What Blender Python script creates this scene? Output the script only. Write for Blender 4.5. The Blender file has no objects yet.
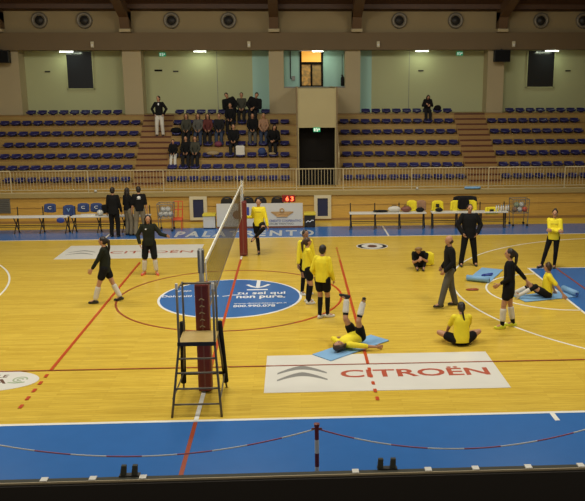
import bpy, bmesh, math, random
from mathutils import Vector as V, Matrix
random.seed(7)
C = bpy.context.scene.collection
R = math.radians
PI = math.pi

# ------------------------------------------------------------------ materials
def mat(name, col, rough=.6, metal=0, emit=None, estr=0, noise=0, nscale=8, coat=0, alpha=1, spec=.5):
    m = bpy.data.materials.new(name); m.use_nodes = True
    nt = m.node_tree; b = nt.nodes['Principled BSDF']
    b.inputs['Base Color'].default_value = (*col, 1)
    b.inputs['Roughness'].default_value = rough
    b.inputs['Metallic'].default_value = metal
    b.inputs['Coat Weight'].default_value = coat
    b.inputs['Specular IOR Level'].default_value = spec
    if emit:
        b.inputs['Emission Color'].default_value = (*emit, 1); b.inputs['Emission Strength'].default_value = estr
    if noise:
        tc = nt.nodes.new('ShaderNodeTexCoord'); n = nt.nodes.new('ShaderNodeTexNoise')
        n.inputs['Scale'].default_value = nscale; n.inputs['Detail'].default_value = 4
        mx = nt.nodes.new('ShaderNodeMixRGB'); mx.blend_type = 'MIX'
        mx.inputs[1].default_value = (*[c*(1-noise) for c in col], 1)
        mx.inputs[2].default_value = (*[min(1, c*(1+noise)) for c in col], 1)
        nt.links.new(tc.outputs['Object'], n.inputs['Vector'])
        nt.links.new(n.outputs['Fac'], mx.inputs[0]); nt.links.new(mx.outputs[0], b.inputs['Base Color'])
    return m

def wood_mat(name, c1, c2, mortar, scale, bw, bh, rough=.3, spec=.5, axis='xy', ns=(1.2, 22, 1)):
    """strip boards with their own tone and a streaky grain"""
    m = bpy.data.materials.new(name); m.use_nodes = True
    nt = m.node_tree; N = nt.nodes; L = nt.links; b = N['Principled BSDF']
    tc = N.new('ShaderNodeTexCoord'); mp = N.new('ShaderNodeMapping')
    if axis == 'xz': mp.inputs['Rotation'].default_value = (R(-90), 0, 0)
    L.new(tc.outputs['Object'], mp.inputs['Vector'])
    br = N.new('ShaderNodeTexBrick'); br.inputs['Scale'].default_value = scale
    br.inputs['Brick Width'].default_value = bw; br.inputs['Row Height'].default_value = bh
    br.inputs['Mortar Size'].default_value = .0015; br.inputs['Mortar Smooth'].default_value = .3
    br.inputs['Color1'].default_value = (*c1, 1); br.inputs['Color2'].default_value = (*c2, 1)
    br.inputs['Mortar'].default_value = (*mortar, 1)
    L.new(mp.outputs[0], br.inputs['Vector'])
    m2 = N.new('ShaderNodeMapping'); m2.inputs['Scale'].default_value = ns
    L.new(mp.outputs[0], m2.inputs['Vector'])
    n = N.new('ShaderNodeTexNoise'); n.inputs['Scale'].default_value = 1.6; n.inputs['Detail'].default_value = 6
    n.inputs['Roughness'].default_value = .65
    L.new(m2.outputs[0], n.inputs['Vector'])
    cr = N.new('ShaderNodeValToRGB'); cr.color_ramp.elements[0].position = .3; cr.color_ramp.elements[1].position = .7
    cr.color_ramp.elements[0].color = (.74, .68, .6, 1); cr.color_ramp.elements[1].color = (1.08, 1.06, 1.04, 1)
    L.new(n.outputs['Fac'], cr.inputs[0])
    mx = N.new('ShaderNodeMixRGB'); mx.blend_type = 'MULTIPLY'; mx.inputs[0].default_value = .85
    L.new(br.outputs['Color'], mx.inputs[1]); L.new(cr.outputs[0], mx.inputs[2])
    L.new(mx.outputs[0], b.inputs['Base Color'])
    b.inputs['Roughness'].default_value = rough; b.inputs['Specular IOR Level'].default_value = spec
    return m

M = {}
M['parquet'] = wood_mat('parquet', (.76, .555, .082), (.66, .465, .060), (.40, .26, .032), 1.0, 1.7, .085, rough=.24, spec=.45)
M['stand_wood'] = wood_mat('stand_wood', (.40, .27, .085), (.37, .245, .075), (.24, .13, .04), 1.0, 2.4, .42, rough=.5, axis='xz')
M['front_wood'] = wood_mat('front_wood', (.62, .39, .085), (.57, .355, .075), (.38, .2, .05), 1.0, 3.2, 1.1, rough=.45, axis='xz')
M['stair_wood'] = mat('stair_wood', (.30, .17, .055), .5, noise=.12)
M['dark_red_edge'] = mat('dark_red_edge', (.09, .018, .008), .6)
M['blue_floor'] = mat('blue_floor', (.036, .15, .44), .22, noise=.06, nscale=3, spec=.5)
M['white_line'] = mat('white_line', (.80, .80, .74), .35)
M['red_line'] = mat('red_line', (.50, .065, .015), .35)
M['dark_red_line'] = mat('dark_red_line', (.30, .055, .02), .35)
M['sticker_white'] = mat('sticker_white', (.66, .65, .60), .45, noise=.05, nscale=2)
M['letter_red'] = mat('letter_red', (.42, .075, .035), .45)
M['letter_grey'] = mat('letter_grey', (.22, .22, .21), .45)
M['letter_white'] = mat('letter_white', (.78, .80, .82), .4)
M['brown_ink'] = mat('brown_ink', (.11, .04, .02), .5)
M['black'] = mat('black', (.010, .010, .011), .6)
M['green_ink'] = mat('green_ink', (.32, .40, .25), .5)
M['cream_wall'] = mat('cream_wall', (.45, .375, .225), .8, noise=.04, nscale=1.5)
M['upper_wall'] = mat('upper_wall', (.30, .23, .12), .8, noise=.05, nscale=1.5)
M['green_wall'] = mat('green_wall', (.46, .48, .27), .8, noise=.03, nscale=1)
M['teal_wall'] = mat('teal_wall', (.38, .61, .55), .8, noise=.03, nscale=1)
M['fascia'] = mat('fascia', (.17, .118, .060), .75, noise=.08, nscale=1)
M['ceiling_wood'] = wood_mat('ceiling_wood', (.075, .033, .014), (.062, .027, .012), (.02, .01, .006), 1.0, 4, .16, rough=.6)
M['glulam'] = mat('glulam', (.11, .058, .026), .55, noise=.2, nscale=3)
M['concrete_box'] = mat('concrete_box', (.37, .315, .165), .8, noise=.05, nscale=2)
M['steel_dark'] = mat('steel_dark', (.03, .028, .026), .5, .3)
M['steel_grey'] = mat('steel_grey', (.22, .22, .21), .4, .6)
M['rail_paint'] = mat('rail_paint', (.50, .42, .25), .5)
M['ledge_wood'] = mat('ledge_wood', (.36, .27, .10), .6, noise=.06)
M['seat_blue'] = mat('seat_blue', (.022, .021, .105), .34, noise=.1)
M['glass_dark'] = mat('glass_dark', (.012, .014, .018), .15)
M['door_dark'] = mat('door_dark', (.008, .007, .006), .9, spec=.15)
M['amber'] = mat('amber', (.6, .3, .05), .5, emit=(1, .45, .06), estr=.75)
def glow_mat(name, c1, c2, st, sc):
    m = mat(name, (.3, .2, .08), .3); nt = m.node_tree; b = nt.nodes['Principled BSDF']
    tc = nt.nodes.new('ShaderNodeTexCoord'); n = nt.nodes.new('ShaderNodeTexNoise'); n.inputs['Scale'].default_value = sc; n.inputs['Detail'].default_value = 3
    r = nt.nodes.new('ShaderNodeValToRGB'); r.color_ramp.elements[0].position = .4; r.color_ramp.elements[1].position = .62
    r.color_ramp.elements[0].color = (*c1, 1); r.color_ramp.elements[1].color = (*c2, 1)
    nt.links.new(tc.outputs['Object'], n.inputs['Vector']); nt.links.new(n.outputs['Fac'], r.inputs[0]); nt.links.new(r.outputs[0], b.inputs['Emission Color'])
    b.inputs['Emission Strength'].default_value = st; return m
M['amber_dim'] = glow_mat('amber_dim', (.10, .045, .008), (.75, .33, .04), .42, 6)
M['amber_dark'] = glow_mat('amber_dark', (.04, .025, .008), (.45, .22, .04), .28, 7)
M['tube_light'] = mat('tube_light', (1, 1, 1), .5, emit=(.95, 1, .86), estr=2)
M['exit_green'] = mat('exit_green', (.0, .35, .15), .5, emit=(.02, .8, .4), estr=.2)
M['exit_white'] = mat('exit_white', (.8, .9, .8), .5, emit=(.8, 1, .85), estr=.3)
M['led_red'] = mat('led_red', (.8, .05, .02), .5, emit=(1, .09, .03), estr=5)
M['led_case'] = mat('led_case', (.09, .008, .006), .4, emit=(.5, .01, .005), estr=.25)
M['pad_red'] = mat('pad_red', (.16, .018, .014), .42, noise=.12, nscale=6)
M['board_wood'] = mat('board_wood', (.42, .30, .10), .55, noise=.15, nscale=14)
M['white_plastic'] = mat('white_plastic', (.72, .71, .66), .4)
M['cream_frame'] = mat('cream_frame', (.62, .56, .38), .55)
M['navy_panel'] = mat('navy_panel', (.022, .028, .075), .35)
M['banner'] = mat('banner', (.62, .61, .57), .55, noise=.05, nscale=5)
M['gold'] = mat('gold', (.50, .30, .12), .5)
M['logo_blue'] = mat('logo_blue', (.03, .06, .30), .5)
M['logo_brown'] = mat('logo_brown', (.20, .07, .05), .5)
M['yellow_trim'] = mat('yellow_trim', (.72, .58, .05), .45)
M['orange_red'] = mat('orange_red', (.70, .09, .03), .45)
M['mat_blue'] = mat('mat_blue', (.20, .40, .66), .6, noise=.05)
M['cloth_yellow'] = mat('cloth_yellow', (.84, .70, .02), .75, noise=.1, nscale=10)
M['cloth_black'] = mat('cloth_black', (.008, .008, .009), .9, noise=.3, nscale=9, spec=.2)
M['cloth_green_black'] = mat('cloth_green_black', (.015, .018, .011), .9, noise=.3, nscale=9, spec=.2)
M['cloth_charcoal'] = mat('cloth_charcoal', (.016, .016, .018), .9, noise=.3, nscale=9, spec=.2)
M['cloth_grey'] = mat('cloth_grey', (.085, .083, .072), .8, noise=.18, nscale=9)
M['cloth_grey2'] = mat('cloth_grey2', (.20, .17, .115), .8, noise=.15, nscale=9)
M['cloth_white'] = mat('cloth_white', (.62, .60, .54), .75, noise=.08, nscale=10)
M['cloth_denim'] = mat('cloth_denim', (.03, .045, .085), .8, noise=.2, nscale=10)
M['cloth_pink'] = mat('cloth_pink', (.34, .19, .11), .8, noise=.12, nscale=10)
M['cloth_red'] = mat('cloth_red', (.28, .02, .02), .8, noise=.15)
M['cloth_purple'] = mat('cloth_purple', (.16, .03, .06), .7, noise=.15)
M['cloth_blue'] = mat('cloth_blue', (.02, .045, .16), .7, noise=.2)
M['cloth_olive'] = mat('cloth_olive', (.042, .042, .028), .8, noise=.2)
M['cloth_tan'] = mat('cloth_tan', (.32, .24, .13), .8, noise=.15)
M['skin'] = mat('skin', (.46, .24, .14), .55, noise=.05)
M['skin_dark'] = mat('skin_dark', (.28, .14, .08), .55, noise=.05)
M['hair_dark'] = mat('hair_dark', (.014, .009, .007), .5, noise=.3, nscale=30)
M['hair_brown'] = mat('hair_brown', (.05, .025, .013), .5, noise=.3, nscale=30)
M['hair_blond'] = mat('hair_blond', (.30, .18, .07), .5, noise=.3, nscale=30)
M['shoe_white'] = mat('shoe_white', (.62, .62, .60), .5)
M['shoe_black'] = mat('shoe_black', (.015, .015, .016), .45)
M['shoe_red'] = mat('shoe_red', (.72, .12, .07), .5)
M['shoe_yellow'] = mat('shoe_yellow', (.65, .68, .03), .5)
M['shoe_cyan'] = mat('shoe_cyan', (.05, .45, .5), .5)
M['eye'] = mat('eye', (.01, .008, .008), .3)
M['lip'] = mat('lip', (.30, .09, .07), .5)
M['chain_red'] = mat('chain_red', (.34, .07, .10), .5)
M['net_cord'] = mat('net_cord', (.10, .075, .03), .7)
M['cloth_wine'] = mat('cloth_wine', (.10, .018, .015), .8, noise=.3)
M['letter_reflection_grey'] = mat('letter_reflection_grey', (.52, .55, .56), .35)  # white floor letters, the greying of a reflection put into their colour
M['stand_steel'] = mat('stand_steel', (.13, .115, .09), .45, .4)
M['near_dark'] = mat('near_dark', (.02, .015, .010), .8)
M['near_rail'] = mat('near_rail', (.36, .29, .17), .5)
M['duct'] = mat('duct', (.19, .165, .125), .45, .2)
M['duct_in'] = mat('duct_in', (.015, .013, .012), .5)

# ------------------------------------------------------------------ mesh kit
class MB:
    def __init__(s): s.v = []; s.f = []
    def add(s, vs, fs):
        o = len(s.v); s.v += [tuple(v) for v in vs]; s.f += [tuple(i+o for i in f) for f in fs]; return s
    def box(s, x0, x1, y0, y1, z0, z1):
        return s.add([(x, y, z) for z in (z0, z1) for y in (y0, y1) for x in (x0, x1)],
                     [(0,2,3,1), (4,5,7,6), (0,1,5,4), (2,6,7,3), (0,4,6,2), (1,3,7,5)])
    def hexa(s, a, b):      # two quads (4 pts each), same winding
        return s.add(list(a)+list(b), [(3,2,1,0), (4,5,6,7), (0,1,5,4), (1,2,6,5), (2,3,7,6), (3,0,4,7)])
    def tube(s, pts, r, n=8, caps=True, r2=None):
        pts = [V(p) for p in pts]; rings = []
        for i, p in enumerate(pts):
            if i == 0: d = pts[1]-p
            elif i == len(pts)-1: d = p-pts[i-1]
            else: d = (pts[i+1]-p).normalized()+(p-pts[i-1]).normalized()
            d.normalize()
            up = V((0,0,1)) if abs(d.z) < .9 else V((0,1,0))
            a = d.cross(up).normalized(); b = d.cross(a).normalized()
            rr = r if r2 is None else r+(r2-r)*i/(len(pts)-1)
            rings.append([p+(a*math.cos(t)+b*math.sin(t))*rr for t in [2*PI*k/n for k in range(n)]])
        vs = [q for g in rings for q in g]
        fs = [(i*n+k, (i+1)*n+k, (i+1)*n+(k+1)%n, i*n+(k+1)%n) for i in range(len(pts)-1) for k in range(n)]
        if caps: fs += [tuple(range(n)), tuple((len(pts)-1)*n+k for k in reversed(range(n)))]
        return s.add(vs, fs)
    def cap(s, p0, r0, p1, r1, n=14, m=4):      # round-ended tapered limb
        p0 = V(p0); p1 = V(p1); d = p1-p0
        L = d.length
        if L < 1e-5: return s.ell(p0, (r0, r0, r0))
        d /= L
        up = V((0,0,1)) if abs(d.z) < .9 else V((0,1,0))
        a = d.cross(up).normalized(); b = a.cross(d).normalized()
        prof = []
        for k in range(1, m+1):
            t = PI/2*k/m; prof.append((-math.cos(t)*r0, math.sin(t)*r0))
        for k in range(0, m):
            t = PI/2*k/m; prof.append((L+math.sin(t)*r1, math.cos(t)*r1))
        vs = [p0-d*r0]
        for h, r in prof: vs += [p0+d*h+(a*math.cos(2*PI*k/n)+b*math.sin(2*PI*k/n))*r for k in range(n)]
        vs.append(p1+d*r1); q = len(prof)
        fs = [(0, 1+(k+1) % n, 1+k) for k in range(n)]
        for i in range(q-1): fs += [(1+i*n+k, 1+i*n+(k+1) % n, 1+(i+1)*n+(k+1) % n, 1+(i+1)*n+k) for k in range(n)]
        e = 1+q*n; fs += [(1+(q-1)*n+k, 1+(q-1)*n+(k+1) % n, e) for k in range(n)]
        return s.add(vs, fs)
    def ell(s, c, rad, ax=None, n=16, m=10):
        c = V(c); X, Y, Z = ax if ax else (V((1,0,0)), V((0,1,0)), V((0,0,1)))
        vs = [c-Z*rad[2]]
        for i in range(1, m):
            t = PI*i/m
            vs += [c-Z*(rad[2]*math.cos(t))+X*(rad[0]*math.sin(t)*math.cos(2*PI*k/n))+Y*(rad[1]*math.sin(t)*math.sin(2*PI*k/n)) for k in range(n)]
        vs.append(c+Z*rad[2])
        fs = [(0, 1+(k+1) % n, 1+k) for k in range(n)]
        for i in range(m-2): fs += [(1+i*n+k, 1+i*n+(k+1) % n, 1+(i+1)*n+(k+1) % n, 1+(i+1)*n+k) for k in range(n)]
        e = 1+(m-1)*n; fs += [(1+(m-2)*n+k, 1+(m-2)*n+(k+1) % n, e) for k in range(n)]
        return s.add(vs, fs)
    def prism(s, poly, z0, z1):     # poly in xy, extruded z
        n = len(poly)
        return s.add([(x, y, z0) for x, y in poly]+[(x, y, z1) for x, y in poly],
                     [tuple(reversed(range(n))), tuple(range(n, 2*n))]+[(i, (i+1) % n, n+(i+1) % n, n+i) for i in range(n)])
    def strip(s, pts, w, z0, z1, closed=False):     # flat ribbon on the floor following pts
        P = [V((x, y, 0)) for x, y in pts]; n = len(P); L_, R_ = [], []
        for i in range(n):
            if closed: d = P[(i+1) % n]-P[i-1]
            else: d = P[min(i+1, n-1)]-P[max(i-1, 0)]
            d.normalize(); q = V((-d.y, d.x, 0))*(w/2)
            L_.append(P[i]+q); R_.append(P[i]-q)
        for i in range(n if closed else n-1):
            j = (i+1) % n
            a = [L_[i], R_[i], R_[j], L_[j]]
            s.hexa([(p.x, p.y, z0) for p in a], [(p.x, p.y, z1) for p in a])
        return s
    def loft(s, secs, n=24, p=2.5):      # secs: (centre, rx, ry, (X, Y)); closed at both ends
        vs = []
        for c, rx, ry, (X, Y) in secs:
            for k in range(n):
                a = 2*PI*k/n; ca, sa = math.cos(a), math.sin(a)
                vs.append(c+X*(rx*math.copysign(abs(ca)**(2/p), ca))+Y*(ry*math.copysign(abs(sa)**(2/p), sa)))
        q = len(secs)
        fs = [(i*n+k, i*n+(k+1) % n, (i+1)*n+(k+1) % n, (i+1)*n+k) for i in range(q-1) for k in range(n)]
        fs += [tuple(reversed(range(n))), tuple((q-1)*n+k for k in range(n))]
        return s.add(vs, fs)
    def lathe(s, prof, c, axis='y', n=24):   # prof (r,h)
        vs = []
        for r, h in prof:
            for k in range(n):
                a = 2*PI*k/n; x, z = r*math.cos(a), r*math.sin(a)
                vs.append((c[0]+x, c[1]+h, c[2]+z) if axis == 'y' else (c[0]+x, c[1]+z, c[2]+h))
        q = len(prof)
        fs = [(i*n+k, i*n+(k+1) % n, (i+1)*n+(k+1) % n, (i+1)*n+k) for i in range(q-1) for k in range(n)]
        return s.add(vs, fs)
    def mesh(s, name):
        me = bpy.data.meshes.new(name); me.from_pydata(s.v, [], s.f); me.update()
        bm = bmesh.new(); bm.from_mesh(me); bmesh.ops.recalc_face_normals(bm, faces=bm.faces); bm.to_mesh(me); bm.free()
        return me
    def build(s, name, m, parent=None, smooth=False, bevel=0, loc=None):
        me = s.mesh(name); o = bpy.data.objects.new(name, me); C.objects.link(o)
        me.materials.append(M[m] if isinstance(m, str) else m)
        if parent: o.parent = parent
        if loc: o.location = loc
        if smooth:
            for p in me.polygons: p.use_smooth = True
        if bevel:
            b = o.modifiers.new('b', 'BEVEL'); b.width = bevel; b.segments = 2; b.limit_method = 'ANGLE'
        return o
    def remesh(s, name, m, parent=None, vox=.011, sm=3, loc=None):
        me = s.mesh(name); o = bpy.data.objects.new(name, me); C.objects.link(o)
        r = o.modifiers.new('r', 'REMESH'); r.mode = 'VOXEL'; r.voxel_size = vox
        if sm:
            q = o.modifiers.new('s', 'SMOOTH'); q.factor = .5; q.iterations = sm
        dg = bpy.context.evaluated_depsgraph_get(); dg.update()
        nm = bpy.data.meshes.new_from_object(o.evaluated_get(dg)); o.modifiers.clear()
        o.data = nm; bpy.data.meshes.remove(me); nm.name = name
        nm.materials.clear(); nm.materials.append(M[m])
        for p in nm.polygons: p.use_smooth = True
        if parent: o.parent = parent
        if loc: o.location = loc
        return o

def tag(o, label=None, cat=None, group=None, kind=None):
    if label: o['label'] = label
    if cat: o['category'] = cat
    if group: o['group'] = group
    if kind: o['kind'] = kind
    return o
def thing(name, label, cat, loc=(0,0,0), rotz=0, group=None):
    o = bpy.data.objects.new(name, None); C.objects.link(o); o.location = loc; o.rotation_euler = (0, 0, rotz)
    o.empty_display_size = .2
    return tag(o, label, cat, group)
def copy_tree(o, parent=None):
    c = o.copy(); C.objects.link(c)
    if parent: c.parent = parent
    for ch in list(o.children): copy_tree(ch, c)
    return c
def struct(o, label=None): return tag(o, label, kind='structure')

def text(name, s, m, parent, box, z=0, plane='floor', thick=.002, y=0, bold=0, rot=0, space=1):
    """lettering fitted in box (x0,x1,v0,v1); plane floor (v=y) or wall (v=z, facing the camera at depth y)"""
    cu = bpy.data.curves.new(name, 'FONT'); cu.body = s; cu.offset = bold; cu.extrude = thick/2; cu.resolution_u = 3
    cu.space_character = space
    t = bpy.data.objects.new(name, cu); C.objects.link(t)
    dg = bpy.context.evaluated_depsgraph_get(); dg.update()
    me = bpy.data.meshes.new_from_object(t.evaluated_get(dg)); bpy.data.objects.remove(t)
    xs = [v.co.x for v in me.vertices]; ys = [v.co.y for v in me.vertices]
    ax, bx, ay, by = min(xs), max(xs), min(ys), max(ys)
    x0, x1, v0, v1 = box
    for v in me.vertices:
        x = x0+(v.co.x-ax)/(bx-ax)*(x1-x0); q = v0+(v.co.y-ay)/(by-ay)*(v1-v0)
        v.co = (x, q, z+v.co.z) if plane == 'floor' else (x, y-v.co.z, q)
    me.materials.clear(); me.materials.append(M[m]); me.name = name
    o = bpy.data.objects.new(name, me); C.objects.link(o)
    if parent: o.parent = parent
    return o

# ------------------------------------------------------------------ the court floor
fl = struct(MB().box(-17, 19, -3.4, 18.3, -.2, 0).build('floor', 'parquet'))
def fpart(mb, name, m): return mb.build(name, m, fl)
Z1, Z2, Z3, Z4 = .003, .006, .009, .012
fpart(MB().box(-17, 19, -3.35, -.0, 0, Z1).box(-17, 19, 15.0, 16.95, 0, Z1), 'blue_surround', 'blue_floor')
fpart(MB().box(-17, 14, -.04, .03, 0, Z2), 'near_sideline', 'white_line')
fpart(MB().box(-17, 14, 14.97, 15.01, 0, Z2), 'far_sideline', 'white_line')
# key at the right, blue with white edge
kx = 8.37
fpart(MB().box(kx, 14, 5.05, 9.95, 0, Z1), 'blue_key_area', 'blue_floor')
fpart(MB().box(kx-.03, kx+.03, 5.02, 9.98, Z1, Z2).box(kx+.03, 14, 9.92, 9.98, Z1, Z2).box(kx+.03, 14, 5.02, 5.08, Z1, Z2), 'key_outline', 'white_line')
def arc(cx, cy, r, a0, a1, n=96): return [(cx+r*math.cos(R(a0+(a1-a0)*i/n)), cy+r*math.sin(R(a0+(a1-a0)*i/n))) for i in range(n+1)]
mb = MB().strip(arc(12.425, 7.5, 6.66, 95, 265), .05, 0, Z2)
fpart(mb, 'three_point_line', 'white_line')
fpart(MB().strip(arc(kx, 7.5, 1.78, 90, 270), .05, 0, Z2), 'free_throw_arc', 'white_line')
fpart(MB().strip(arc(-12.5, 7.5, 6.62, -85, 85), .05, 0, Z2), 'three_point_line', 'white_line')
# red game lines
fpart(MB().box(-9, 9, 2.38, 2.42, Z3, Z4), 'court_sideline', 'dark_red_line')
fpart(MB().box(8.98+.16, 9.03+.16, 5.3, 9.9, Z2, Z3), 'court_end_line', 'dark_red_line')
for sx in (-3, 3):
    mb = MB().box(sx-.03, sx+.03, 2.4, 11.4, Z3, Z4)
    for k in range(5):
        mb.box(sx-.03, sx+.03, 2.4-.2-.35*k-.15, 2.4-.2-.35*k, Z3, Z4)
        if sx > 0: mb.box(sx-.03, sx+.03, 11.4+.2+.35*k, 11.4+.2+.35*k+.15, Z3, Z4)
    fpart(mb, 'attack_line', 'red_line')
fpart(MB().box(-.03, .03, 2.2, 11.6, Z3, Z4), 'centre_line', 'red_line')
fpart(MB().box(-.036, .036, -.02, 2.2, Z3, Z4).box(-.03, .03, 11.6, 15, Z3, Z4), 'white_centre_line', 'white_line')
fpart(MB().box(-.032, .032, -2.6, -.06, Z1, Z2), 'red_line_on_blue', 'dark_red_line')
fpart(MB().strip(arc(0, 7.42, 2.8, 0, 360, 120)[:-1], .05, 0, Z2, closed=True), 'red_centre_circle', 'dark_red_line')
fpart(MB().strip(arc(0, 7.42, 2.8, -55, 35, 40), .055, 0, Z3), 'bright_circle_segment', 'red_line')
fpart(MB().box(4.9, 4.96, 15.01, 16.9, Z1, Z2).box(-4.93, -4.87, 15.01, 16.9, Z1, Z2), 'coach_mark', 'white_line')
fpart(MB().box(5.75, 5.83, -.32, -.04, Z1, Z2), 'side_tick', 'white_line')
# centre disc
fpart(MB().prism(arc(0, 7.36, 1.80, 0, 360, 90)[:-1], 0, Z2), 'centre_disc_edge', 'letter_white')
fpart(MB().prism(arc(0, 7.36, 1.74, 0, 360, 90)[:-1], Z2, Z3), 'centre_disc', 'blue_floor')
zt = Z3+.002
text('disc_lettering', 'tu sei qui', 'letter_white', fl, (.15, 1.38, 7.50, 7.82), zt, bold=.015)
text('disc_lettering', 'non pure.', 'letter_white', fl, (.15, 1.38, 7.14, 7.44), zt, bold=.03)
text('disc_lettering', 'www.dolomitienergia.it', 'letter_white', fl, (.13, 1.42, 6.68, 6.80), zt, bold=.01)
text('disc_lettering', '800.990.078', 'letter_white', fl, (.13, 1.14, 6.43, 6.62), zt, bold=.02)
text('disc_lettering', 'Dolomiti Energia', 'letter_white', fl, (-1.72, -.30, 7.36, 7.60), zt, bold=.015)
text('disc_lettering', 'gruppo', 'letter_white', fl, (-1.42, -1.05, 7.9, 8.05), zt, bold=.01)
fpart(MB().strip([(-.2, 7.42), (.0, 7.52), (.2, 7.55)], .05, Z3, zt+.001), 'disc_swoosh', 'letter_white')
fpart(MB().box(.60, .70, 8.3, 9.0, Z3, zt).strip([(.36, 8.55), (.5, 8.34), (.65, 8.24), (.8, 8.34), (.94, 8.55)], .09, Z3, zt)
      .box(.38, .92, 7.98, 8.07, Z3, zt), 'arrow_symbol', 'letter_white')
# sponsor stickers, near and far
fpart(MB().prism([(1.05, 1.08), (5.42, 1.08), (5.42, 2.98), (1.05, 2.98)], 0, Z2), 'sponsor_sticker', 'sticker_white')
fpart(MB().prism([(-5.72, 12.0), (-1.36, 12.0), (-1.36, 13.98), (-5.72, 13.98)], 0, Z2), 'sponsor_sticker', 'sticker_white')
def chev(cx, cy, w, h, t):
    m = MB()
    top = [(cx-w+2*w*i/16, cy+h*(1-abs(i/8-1)**1.4)) for i in range(17)]
    return top, t
def chev_part(cx, cy, w, h, t, mtl):
    m = MB(); top, _ = chev(cx, cy, w, h, t)
    for i in range(16):
        (x0, y0), (x1, y1) = top[i], top[i+1]
        a = t*(.35+.65*(1-abs(i/8-1))); b = t*(.35+.65*(1-abs((i+1)/8-1)))
        m.hexa([(x0, y0-a, Z2), (x1, y1-b, Z2), (x1, y1, Z2), (x0, y0, Z2)], [(x0, y0-a, Z2+.002), (x1, y1-b, Z2+.002), (x1, y1, Z2+.002), (x0, y0, Z2+.002)])
    fpart(m, 'chevron_emblem', mtl)
chev_part(1.73, 2.02, .46, .36, .2, 'letter_grey'); chev_part(1.73, 1.68, .46, .36, .2, 'letter_grey')
text('sponsor_lettering', 'CITROËN', 'letter_red', fl, (2.44, 5.22, 1.72, 2.18), Z2+.002, bold=.02)
chev_part(-5.1, 12.95, .42, .28, .12, 'letter_grey'); chev_part(-5.1, 12.6, .42, .28, .12, 'letter_grey')
text('sponsor_lettering', 'CITROËN', 'letter_red', fl, (-4.2, -1.6, 12.7, 13.1), Z2+.002, bold=.0)
text('hall_name_lettering', 'PALATRENTO', 'letter_reflection_grey', fl, (-2.55, 2.34, 15.25, 16.3), Z1+.002, bold=.03, space=1.35)
# small round logos
def disc(cx, cy, rx, ry, z0, z1, n=48): return [(cx+rx*math.cos(2*PI*i/n), cy+ry*math.sin(2*PI*i/n)) for i in range(n)]
fpart(MB().prism(disc(4.18, 13.33, .52, .48, 0, 0), 0, Z1-.001), 'round_logo_rim', 'sticker_white')
fpart(MB().prism(disc(4.18, 13.33, .48, .40, 0, 0), Z1-.001, Z1), 'round_logo_ring', 'black')
fpart(MB().prism(disc(4.18, 13.33, .35, .38, 0, 0), Z1, Z2), 'round_logo', 'sticker_white')
fpart(MB().prism(disc(4.18, 13.30, .16, .2, 0, 0), Z2, Z3), 'round_logo_figure', 'brown_ink')
fpart(MB().prism(disc(-4.05, 1.93, .97, .52, 0, 0), 0, Z2), 'oval_sponsor_logo', 'sticker_white')
text('oval_logo_lettering', 'CASSA', 'brown_ink', fl, (-4.75, -3.62, 1.78, 2.0), Z2+.001, bold=.02)
text('oval_logo_lettering', 'RURALE', 'brown_ink', fl, (-4.4, -3.7, 2.08, 2.22), Z2+.001, bold=.01)
fpart(MB().strip(arc(-3.42, 1.97, .12, 0, 300, 20), .03, Z2, Z3).strip(arc(-3.42, 1.97, .05, 0, 300, 12), .03, Z2, Z3)
      .strip([(-3.6, 1.83), (-3.45, 1.8), (-3.3, 1.84)], .04, Z2, Z3), 'oval_logo_leaf', 'green_ink')

# ------------------------------------------------------------------ grandstand and far end
N_ROW = 7
YR = [20.3+.56*i for i in range(N_ROW)]; ZR = [1.3+.425*i for i in range(N_ROW)]
VX0, VX1 = 1.86, 3.36          # doorway box in the stand
st = struct(MB().box(-17, 19, 18.35, 19.3, -.2, 1.15).box(-17, VX0, 19.3, 20.02, -.2, 1.15).box(VX1, 19, 19.3, 20.02, -.2, 1.15)
            .box(VX0, VX1, 19.3, 21.6, -.2, 1.08).build('wall_far', 'front_wood'))
MB().box(-17, 19, 18.25, 18.35, -.0, 1.0).build('front_panel', 'front_wood', st)
MB().box(-17, 19, 18.17, 18.40, 1.0, 1.16).build('ledge', 'ledge_wood', st)
MB().box(-17, 19, 18.23, 18.25, .0, .10).build('skirting', 'stair_wood', st)
MB().box(-17, 19, 18.235, 18.25, .60, .612).build('panel_joint', 'stair_wood', st)
terr = struct(bpy.data.objects.new('floor_terraces', None)); C.objects.link(terr)
SEC = [(-17, -4.84), (-3.52, VX0), (VX1, 8.8), (10.2, 19)]
AIS = [(-4.84, -3.52), (8.8, 10.2)]
mb = MB(); edge = MB()
for i in range(N_ROW):
    y0 = YR[i]-.28; y1 = YR[i]+.28 if i < N_ROW-1 else 24.98
    for a, b in SEC:
        mb.box(a, b, y0, y1+.0, ZR[i]-.6, ZR[i])
        edge.box(a, b, y0-.015, y0, ZR[i]-.035, ZR[i]+.004)
mb.build('wooden_tiers', 'stand_wood', terr); edge.build('tier_edging', 'stair_wood', terr)
for a, b in AIS:
    mb = MB(); ed = MB()
    for k in range(2*N_ROW-1):
        y0 = YR[0]-.28+.28*k; z = ZR[0]+.2125*k
        mb.box(a+.001, b-.001, y0, y0+.28 if k < 2*N_ROW-2 else 24.98, z-.6, z)
        ed.box(a+.02, b-.02, y0-.02, y0, z-.05, z+.006)
    mb.build('aisle_steps', 'stair_wood', terr); ed.build('step_nosing', 'dark_red_edge', terr)

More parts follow.
